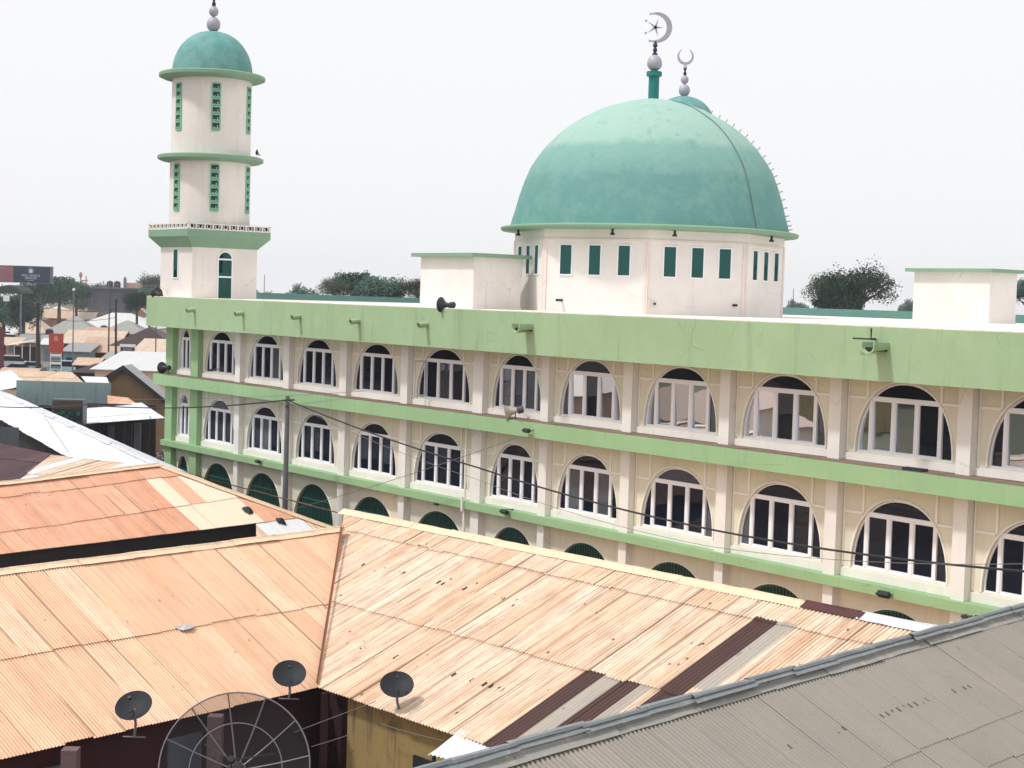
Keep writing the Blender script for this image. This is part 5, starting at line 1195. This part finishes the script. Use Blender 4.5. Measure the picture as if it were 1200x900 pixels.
# --- concrete block
y0 = 470; k_ = y0 / 1900; L0 = at_y(88, 371, y0); R0_ = at_y(203, 371, y0); Tz = at_y(140, 337, y0).z
root = empty('concrete_block', ((L0.x + R0_.x) / 2, y0, 0), 0, 'unfinished dark grey concrete block with columns and water tanks on its flat roof', 'building'); O = tuple(root.location)
q = MB(); q.box(L0.x + 3.5, R0_.x, y0 + 1, y0 + 14, 0, Tz - .5); q.build('wall', M['greywall'], root, False, O)
q = MB(); q.box(L0.x, R0_.x + 1, y0, y0 + 15, Tz - .5, Tz); q.build('roof_slab', M['greywall'], root, False, O)
q = MB(); zz = Tz - 4; q.box(L0.x, L0.x + 3.5, y0, y0 + 15, zz, zz + .3); q.build('floor_slab', M['greywall'], root, False, O)
for j in range(7):
    x = L0.x + .2 + (R0_.x - L0.x) * j / 6.3; q = MB(); q.box(x, x + .35, y0 + .3, y0 + .7, 0, Tz - .5); q.build('column', M['greywall'], root, False, O)
for j, px in enumerate((129, 137.5)):
    P = at_y(px, 331, y0 + 4); q = MB(); q.lathe([(.95, Tz + .02), (1.0, Tz + .5), (.95, Tz + 1.5), (.4, Tz + 1.9)], P.x, P.y, 14); q.build('water_tank', M['dark'], root, True, O)
P = at_y(146.5, 326, y0 + 4); q = MB(); q.lathe([(.4, Tz + .02), (.5, Tz + 2.4), (.2, Tz + 3.2)], P.x, P.y, 10); q.build('water_tank', M['bluegrey'], root, True, O)
q = MB(); q.box(at_y(142, 333, y0).x, at_y(162, 333, y0).x, y0 + 5, y0 + 8, Tz, Tz + 1.5); q.build('roof_room', plaster('peach_room', lin((206, 170, 146)), (.3, .2, .15), .3, .3), root, False, O)
q = MB()
for j in range(22): x = L0.x + 2 + j * .62 * 2; q.tube([(x, y0 + .5, Tz), (x, y0 + .5, Tz + .9)], .05, 4)
q.tube([(L0.x + 2, y0 + .5, Tz + .9), (L0.x + 26, y0 + .5, Tz + .9)], .06, 4); q.build('railing', M['pinkwall'], root, False, O)
q = MB()
for x in (94.5, 101): P = at_y(x, 330, y0 + 2); q.tube([(P.x, P.y, Tz), (P.x, P.y, Tz + 3)], .18, 5)
P0_, P1_ = at_y(94, 330, y0 + 2), at_y(103, 330, y0 + 2); q.tube([(P0_.x, P0_.y, Tz + 1.7), (P1_.x, P1_.y, Tz + 1.7)], .2, 5); P = at_y(94.5, 330, y0 + 2); q.lathe([(.4, Tz + 2.6), (.5, Tz + 3.4), (.3, Tz + 4.1)], P.x, P.y, 8); q.build('starter_columns', M['pinkwall'], root, False, O)
q = MB(); P = at_y(167, 330, y0 + 3)
q.tube([(P.x, P.y, Tz), (P.x, P.y, Tz + 5)], .06, 4); P = at_y(171, 326, y0 + 3); q.tube([(P.x, P.y, Tz), (P.x, P.y, Tz + 2.2)], .08, 4); q.lathe([(.1, Tz + 1.6), (.9, Tz + 2.3), (1.0, Tz + 2.5)], P.x, P.y, 10); q.build('aerial', M['bluegrey'], root, False, O)

for px, py, y, lb in ((58, 386, 300, 'black water tank on a stand among the grey roofs left of the lamp post'), (122, 382, 300, 'black water tank on a stand between the slim poles and the lamp post'), (20, 396, 290, 'black water tank on a stand at the far left above the sandy shop roof')):
    P = at_y(px, py, y); root = empty('water_tank', (P.x, P.y, 0), 0, lb, 'water tank', 'water tanks in the town'); q = MB(); q.lathe([(.7, P.z - 1.1), (.75, P.z - .6), (.7, P.z - .1), (.25, P.z + .15)], n=12); q.build('tank', M['dark'], root, True)
    for sx in (-.5, .5): q = MB(); q.box(sx - .06, sx + .06, -.06, .06, 0, P.z - 1.1); q.build('leg', M['steel'], root)
# --- billboard
def text_mesh(s, size, mat, parent, loc, rot, name='lettering'):
    cu = bpy.data.curves.new(name, 'FONT'); cu.body = s; cu.size = size; cu.extrude = .004; cu.align_x = 'CENTER'; cu.align_y = 'CENTER'
    to = bpy.data.objects.new(name, cu); C.objects.link(to); dg_ = bpy.context.evaluated_depsgraph_get(); me = bpy.data.meshes.new_from_object(to.evaluated_get(dg_)); bpy.data.objects.remove(to)
    me.materials.clear(); me.materials.append(mat); return link(name, me, parent, loc, rot)
yB = 290; tl_ = at_y(-22, 311, yB); br = at_y(62, 332.5, yB); W2 = (br.x - tl_.x); cx = (br.x + tl_.x) / 2; cz = (tl_.z + br.z) / 2; hh = (at_y(62, 312.5, yB).z - br.z) / 2; cz = br.z + hh
px_ = at_y(28, 340, yB).x
root = empty('billboard', (px_, yB, 0), 0, 'wide dark blue billboard with a reddish picture and white lettering on a single post', 'billboard'); dx = cx - px_
q = MB(); q.box(dx - W2 / 2, dx + W2 / 2, -.15, .15, cz - hh, cz + hh); q.build('board', M['bluegrey'], root)
q = MB(); q.box(dx - W2 / 2 + .12, dx + W2 / 2 - .5, -.17, -.15, cz - hh + .1, cz + hh - .12); pan = q.build('poster', plain('navy_poster', (.028, .045, .085), .6), root)
n = N('reddish_picture'); v = n.tc.outputs['Object']; n.fin(n.mix(n.noise(v, .9, 4, .7), (.16, .035, .06), (.42, .2, .24)), .6)
xr = at_y(16, 320, yB).x - px_; q = MB(); q.box(dx - W2 / 2 + .12, xr, -.185, -.172, cz - hh + .1, cz + hh - .12); q.build('picture', n.m, pan)
M['letter'] = plain('white_lettering', (.62, .64, .66), .6)
xt = at_y(36.5, 320, yB).x - px_
text_mesh('REAL UNIQUE', .52, M['letter'], pan, (xt, -.19, cz - .18), (R_(90), 0, 0)); text_mesh('SERVICES', .52, M['letter'], pan, (xt, -.19, cz - .66), (R_(90), 0, 0)); text_mesh('ENTERPRISE', .2, M['letter'], pan, (xt, -.19, cz - 1.05), (R_(90), 0, 0))
q = MB(); q.prism([(xt - .5, cz + .2), (xt + .5, cz + .2), (xt + .6, cz + .75), (xt + .4, cz + 1.15), (xt, cz + 1.3), (xt - .4, cz + 1.15), (xt - .6, cz + .75)], -.19, -.18); q.build('emblem', M['bluegrey'], pan)
q = MB(); q.prism([(xt - .25, cz + .3), (xt + .25, cz + .3), (xt + .3, cz + .8), (xt, cz + 1.05), (xt - .3, cz + .8)], -.2, -.192); q.build('emblem_mark', M['letter'], pan)
q = MB(); q.tube([(0, .1, 0), (0, .1, cz - hh)], .32, 10); q.build('post', M['steel'], root)
# round roofed filling station canopy with sign panel
P = at_y(12, 344, 285); root = empty('filling_station_canopy', (P.x, P.y, 0), 0, 'dark arched canopy with a small white panel below the billboard', 'canopy')
q = MB(); q.prism([(-2.6, P.z), (2.4, P.z), (2.2, P.z + .5), (1.2, P.z + 1.2), (0, P.z + 1.5), (-1.2, P.z + 1.3), (-2.4, P.z + .6)], -1, 6); q.build('arched_roof', plain('dark_green_canopy', (.03, .06, .05), .7), root)
q = MB()
for x in (-2.2, 2.0):
    q = MB(); q.box(x, x + .25, -.9, -.6, 0, P.z); q.build('post', M['bluegrey'], root)
q = MB(); q.box(-.9, .2, -1.1, -1.02, P.z - 1.35, P.z - .3); q.build('sign_panel', M['white'], root)

# --- street signs
yS = 222; a_ = at_y(57.5, 390.5, yS); b_ = at_y(74, 413.5, yS); root = empty('red_signboard', ((a_.x + b_.x) / 2, yS, 0), 0, 'tall faded red signboard above a slatted white lower board', 'sign'); hw = (b_.x - a_.x) / 2
q = MB(); q.box(-hw, hw, -.08, .08, b_.z, a_.z); q.build('board', M['redpaint'], root)
q = MB(); q.prism([(-.25, b_.z + 1.6), (.25, b_.z + 1.6), (.3, b_.z + 2.1), (0, b_.z + 2.35), (-.3, b_.z + 2.1)], -.1, -.085); q.build('faded_emblem', plain('faded_pink', lin((206, 130, 118)), .7), root)
for x in (-hw + .2, hw - .3):
    q = MB(); q.box(x, x + .1, -.02, .06, 0, b_.z); q.build('leg', M['white'], root)
for j in range(4): q = MB(); zc_ = b_.z - .35 - j * .55; q.box(-hw + .3, hw - .3, -.03, .0, zc_ - .17, zc_ + .17); q.build('lower_panel', M['white'] if j % 2 == 0 else M['bluegrey'], root)
yS = 190; a_ = at_y(140.5, 403, yS); b_ = at_y(158.5, 422.5, yS); root = empty('dark_signboard', ((a_.x + b_.x) / 2, yS, 0), 0, 'white framed navy signboard standing behind the white roof', 'sign'); hw = (b_.x - a_.x) / 2
q = MB(); q.box(-hw, hw, -.05, .05, b_.z, a_.z); q.build('frame', M['white'], root); q = MB(); q.box(-hw + .1, hw - .1, -.07, -.05, b_.z + .08, a_.z - .35); bp_ = q.build('panel', M['navy'], root)
text_mesh('MOTORS', .26, M['letter'], bp_, (0, -.08, a_.z - .62), (R_(90), 0, 0)); text_mesh('SIFA', .72, M['letter'], bp_, (0, -.08, a_.z - 1.2), (R_(90), 0, 0))
for x in (-hw, hw - .08): q = MB(); q.box(x, x + .08, -.04, .04, 0, b_.z); q.build('leg', M['white'], root)
P = at_y(1.5, 400, 200); root = empty('red_post', (P.x, P.y, 0), 0, 'dark red painted post at the left edge of the picture', 'post'); q = MB(); q.box(-.3, .3, -.2, .2, 0, at_y(1, 383, 200).z); q.build('shaft', plain('dark_red', (.13, .03, .04), .7), root); q = MB(); q.box(-.4, .5, -.25, .25, 1.2, 1.9); q.build('lower_sign', M['redpaint'], root)

# --- poles of the left neighbourhood
def pole(px0, py0, px1, y, r0, r1, mat, label, arms=0, lamp=False, cat='pole', lean=0, name='street_pole'):
    t = at_y(px0, py0, y); root = empty(name, (t.x, y, 0), 0, label, cat, 'poles in the neighbourhood')
    q = MB(); q.tube([(lean, 0, 0), (0, 0, t.z)], [r0, r1], 8); q.build('shaft', mat, root)
    for j in range(arms): q = MB(); z = t.z - .25 - .9 * j; q.box(-.8, .8, -.05, .05, z, z + .1); q.box(-.7, -.62, -.05, .05, z + .1, z + .25); q.box(.62, .7, -.05, .05, z + .1, z + .25); q.build('crossarm', mat, root)
    if lamp: q = MB(); q.lathe([(.12, t.z), (.22, t.z + .15), (.1, t.z + .35)], n=8); q.build('lamp_head', M['white'], root)
    return root
pole(44, 355, 46, 205, .38, .16, M['wood'], 'thick dark wooden pole with crossarms beside the red sign', 2, lean=.25)
pole(86.5, 341, 86, 215, .09, .07, M['bluegrey'], 'thin grey lamp post right of the red sign', 0, True, 'lamp post', name='lamp_post')
pole(128, 367, 128, 225, .13, .09, M['wood'], 'slim dark pole, left one of the close pair')
pole(136, 351, 138, 200, .17, .12, M['wood'], 'taller dark pole, right one of the close pair', lean=.15)
pole(183, 381, 183, 215, .08, .08, M['steel'], 'short grey pole by the left end of the mosque')
pole(48, 347, 48, 230, .05, .04, M['cable2'], 'thin aerial mast just right of the thick wooden pole')
pole(310, 322, 310, 600, .25, .12, M['bluegrey'], 'faint distant radio mast right of the minaret', cat='mast', name='radio_mast')
pole(930, 338, 930, 600, .25, .12, M['bluegrey'], 'faint distant radio mast right of the dome drum', cat='mast', name='radio_mast')
for (x0, y0_, x1, y1_, d0, d1, lb) in ((44, 358, -20, 366, 205, 190, 'left'), (44, 358, 136, 362, 205, 200, 'right'), (44, 371, 136, 372, 205, 200, 'lower right')):
    cable('street_cable', [at_y(x0, y0_, d0), at_y(x1, y1_, d1)], .03, M['cable'], 'street cable leaving the thick wooden pole on the %s side' % lb, .5)

# --- parked vehicles
def car(px, py, y, rz, col, label, van=False):
    P = at_y(px, py, y); root = empty('parked_car', (P.x, P.y, 0), rz, label, 'car', 'vehicles parked in the street')
    body = [(-2.1, .35), (-2.15, .75), (-2.0, .95), (-1.2, 1.02), (1.5, 1.0), (2.05, .9), (2.15, .6), (2.1, .35)] if not van else [(-2.2, .35), (-2.25, .9), (-2.1, 1.15), (2.2, 1.2), (2.25, .5), (2.2, .35)]
    cab = [(-1.25, 1.0), (-.65, 1.48), (.75, 1.5), (1.55, 1.0)] if not van else [(-1.7, 1.15), (-1.1, 1.9), (2.05, 1.95), (2.2, 1.2)]
    pm_ = plain('car_paint', col, .3, 0, .5, .04)
    q = MB(); q.prism(body, -.86, .86); q.build('body', pm_, root, False)
    q = MB(); sc_ = .9
    n_ = len(cab); vs = [(x, -.84 if z < 1.2 + .3 * van else -.66, z) for x, z in cab] + [(x, .84 if z < 1.2 + .3 * van else .66, z) for x, z in cab]
    q.add(vs, [tuple(range(n_)), tuple(range(2 * n_ - 1, n_ - 1, -1))] + [(i, i + n_, (i + 1) % n_ + n_, (i + 1) % n_) for i in range(n_)]); q.build('windows', M['glass'], root)
    q = MB(); (x1, z1), (x2, z2) = cab[1], cab[2]; q.box(x1 + .02, x2 - .02, -.67, .67, z1 - .03, z2 + .04); q.build('roof', pm_, root)
    for sx in (-1.35, 1.35):
        for sy in (-.8, .8):
            q = MB(); q.tube([(sx, sy - .1, .32), (sx, sy + .1, .32)], .32, 14); wh = q.build('wheel', M['dark'], root); q = MB(); q.tube([(sx, sy - .115, .32), (sx, sy + .115, .32)], .17, 10); q.build('rim', M['silver'], wh)
    for sy in (-.62, .62): q = MB(); q.box(-2.19, -2.1, sy - .15, sy + .15, .62, .8); q.build('headlight', M['white'], root)
    return root
car(14, 421, 236, R_(200), (.6, .62, .64), 'white van standing farthest left in the street', True)
car(22, 427, 222, R_(215), (.42, .45, .46), 'silver grey car parked in front of the white van')
car(39, 424, 228, R_(205), (.3, .42, .5), 'pale blue hatchback right of the silver car')
car(79, 426, 225, R_(175), (.35, .55, .62), 'light blue vehicle half hidden right of the red sign', True)
# shed with posts behind the cars
a_ = at_y(30, 402, 245); root = empty('open_stall', (a_.x, a_.y, 0), 0, 'open stall with thin white posts and a sandy roof behind the cars', 'stall')
q = MB(); q.add([(-2.6, -1.5, a_.z - .5), (1.6, -1.5, a_.z + .3), (1.6, 2, a_.z + .5), (-2.6, 2, a_.z - .2), (-2.6, -1.5, a_.z - .42), (1.6, -1.5, a_.z + .38), (1.6, 2, a_.z + .58), (-2.6, 2, a_.z - .12)], [(0, 1, 2, 3), (4, 5, 6, 7), (0, 1, 5, 4), (1, 2, 6, 5)]); q.build('roof', M['creamwall'], root)
for x in (-1.3, -.1, 1.1): q = MB(); q.tube([(x, -1.3, 0), (x, -1.3, a_.z - .2 + x * .18)], .07, 5); q.build('post', M['white'], root)
q = MB(); q.box(-2.4, 1.5, 1.6, 1.8, 0, a_.z - .6); q.build('rear_wall', M['darkwall'], root)

# --- road between the roofs and the mosque, and street at the left
road = MB(); a = ML @ Vector((-46, -4.5, .004)); b_ = ML @ Vector((14, -4.5, .004)); c = ML @ Vector((14, -10.5, .004)); d_ = ML @ Vector((-46, -10.5, .004)); e_ = ML @ Vector((-140, -4.5, .004)); f_ = ML @ Vector((-140, -12, .004))
road.quad(a, b_, c, d_); road.quad(e_, a, d_, f_); o = road.build('road', asphalt_mat()); tag(o, kind='structure')

# --- person and motorbikes by the mosque corner
def person(px, py, y, top, skirt, label, rz=0):
    P = at_y(px, py, y); root = empty('person', (P.x, P.y, 0), rz, label, 'person')
    sk = plain('brown_skin', (.09, .045, .03), .6); vs = [(0, 0, .92), (0, 0, 1.15), (0, 0, 1.38), (0, 0, 1.48), (0, -.01, 1.6), (.1, 0, .86), (.11, .02, .48), (.11, .0, .09), (.12, -.12, .04), (-.1, 0, .86), (-.11, -.12, .5), (-.11, .04, .1), (-.12, -.08, .04), (.19, 0, 1.36), (.25, .02, 1.1), (.22, -.14, .9), (-.19, 0, 1.36), (-.26, 0, 1.12), (-.2, -.18, .98)]
    es = [(0, 1), (1, 2), (2, 3), (3, 4), (0, 5), (5, 6), (6, 7), (7, 8), (0, 9), (9, 10), (10, 11), (11, 12), (2, 13), (13, 14), (14, 15), (2, 16), (16, 17), (17, 18)]
    rs = [.14, .12, .14, .055, .1, .095, .065, .045, .04, .095, .065, .045, .04, .06, .045, .035, .06, .045, .035]
    me = bpy.data.meshes.new('body'); me.from_pydata(vs, es, []); o = bpy.data.objects.new('body', me); C.objects.link(o); md = o.modifiers.new('skin', 'SKIN'); sv = me.skin_vertices[0].data
    for i_, r_ in enumerate(rs): sv[i_].radius = (r_, r_ * .85)
    sv[0].use_root = True; o.modifiers.new('sub', 'SUBSURF').levels = 1
    dg_ = bpy.context.evaluated_depsgraph_get(); dg_.update(); m2_ = bpy.data.meshes.new_from_object(o.evaluated_get(dg_)); bpy.data.objects.remove(o); m2_.materials.clear(); m2_.materials.append(sk); m2_.polygons.foreach_set('use_smooth', [True] * len(m2_.polygons)); link('body', m2_, root)
    q = MB(); q.lathe([(.17, .9), (.155, 1.05), (.165, 1.25), (.2, 1.37), (.14, 1.44), (.07, 1.47)], n=14, cap=False); q.tube([(.19, 0, 1.38), (.26, .02, 1.12)], [.075, .06], 8); q.tube([(-.19, 0, 1.38), (-.27, 0, 1.14)], [.075, .06], 8); q.build('top', plain('cloth_top', top, .9), root, True)
    q = MB(); q.lathe([(.22, .3), (.19, .6), (.16, .93)], n=14, cap=False); q.build('skirt', plain('cloth_skirt', skirt, .9), root, True)
    q = MB(); q.lathe([(.1, 1.58), (.118, 1.65), (.1, 1.73), (.03, 1.77)], n=12); q.build('headscarf', plain('scarf', mul(top, .8), .9), root, True)
    return root
person(171, 520, 118, (.55, .06, .16), (.25, .04, .09), 'person in a bright pink outfit standing by the stall near the mosque corner', .4)
person(158, 518, 116, (.07, .05, .05), (.1, .05, .04), 'person in dark clothes standing in the shade of the awning', -.5)
def bike(px, py, y, rz, label):
    P = at_y(px, py, y); root = empty('motorbike', (P.x, P.y, 0), rz, label, 'motorbike', 'motorbikes parked by the mosque corner')
    for x in (-.62, .62):
        q = MB(); q.tube([(x + .29 * math.cos(t), 0, .3 + .29 * math.sin(t)) for t in [2 * math.pi * j / 20 for j in range(21)]], .05, 6, cap=False); q.build('wheel', M['dark'], root)
    q = MB(); q.tube([(-.62, 0, .3), (-.2, 0, .45), (.3, 0, .5), (.62, 0, .3)], .04, 6); q.tube([(.62, 0, .3), (.42, 0, .95)], .03, 6); q.tube([(-.15, 0, .35), (.15, 0, .35)], .13, 8); q.build('frame', M['steel'], root)
    q = MB(); q.tube([(.05, 0, .75), (.38, 0, .8)], [.12, .15], 8); q.build('tank', plain('tank_paint', (.05, .05, .2), .3), root, True)
    q = MB(); q.box(-.65, .05, -.12, .12, .72, .8); q.build('seat', M['dark'], root); q = MB(); q.tube([(.4, -.32, .98), (.44, 0, .95), (.4, .32, .98)], .02, 6); q.build('handlebar', M['silver'], root)
    q = MB(); q.lathe([(.01, .8), (.08, .84), (.08, .92), (.01, .96)], .52, 0, 8); q.build('headlamp', M['white'], root)
for j, (px, py, y, lb) in enumerate(((176, 524, 113, 'motorbike parked leftmost by the green corner column'), (184, 527, 110, 'motorbike in the middle of the group by the corner column'), (190, 523, 115, 'motorbike closest to the green corner column'), (181, 532, 107, 'motorbike nearest the white roof ridge'))):
    bike(px, py, y, .6 + .5 * j, lb)

# ------------------------------------------------------------------ haze
HAZE = True
if HAZE:
    q = MB(); q.box(-950, 950, -300, 1300, -1, 36); o = q.build('haze', None)
    n = bpy.data.materials.new('haze_air'); n.use_nodes = True; t = n.node_tree; t.nodes.clear(); ou = t.nodes.new('ShaderNodeOutputMaterial'); pv = t.nodes.new('ShaderNodeVolumePrincipled'); pv.inputs['Color'].default_value = (.93, .96, 1.0, 1); pv.inputs['Density'].default_value = .00026; pv.inputs['Anisotropy'].default_value = .2
    t.links.new(pv.outputs[0], ou.inputs['Volume']); o.data.materials.clear(); o.data.materials.append(n); tag(o, kind='stuff'); o['label'] = 'pale even haze over the whole place'; o['category'] = 'haze'
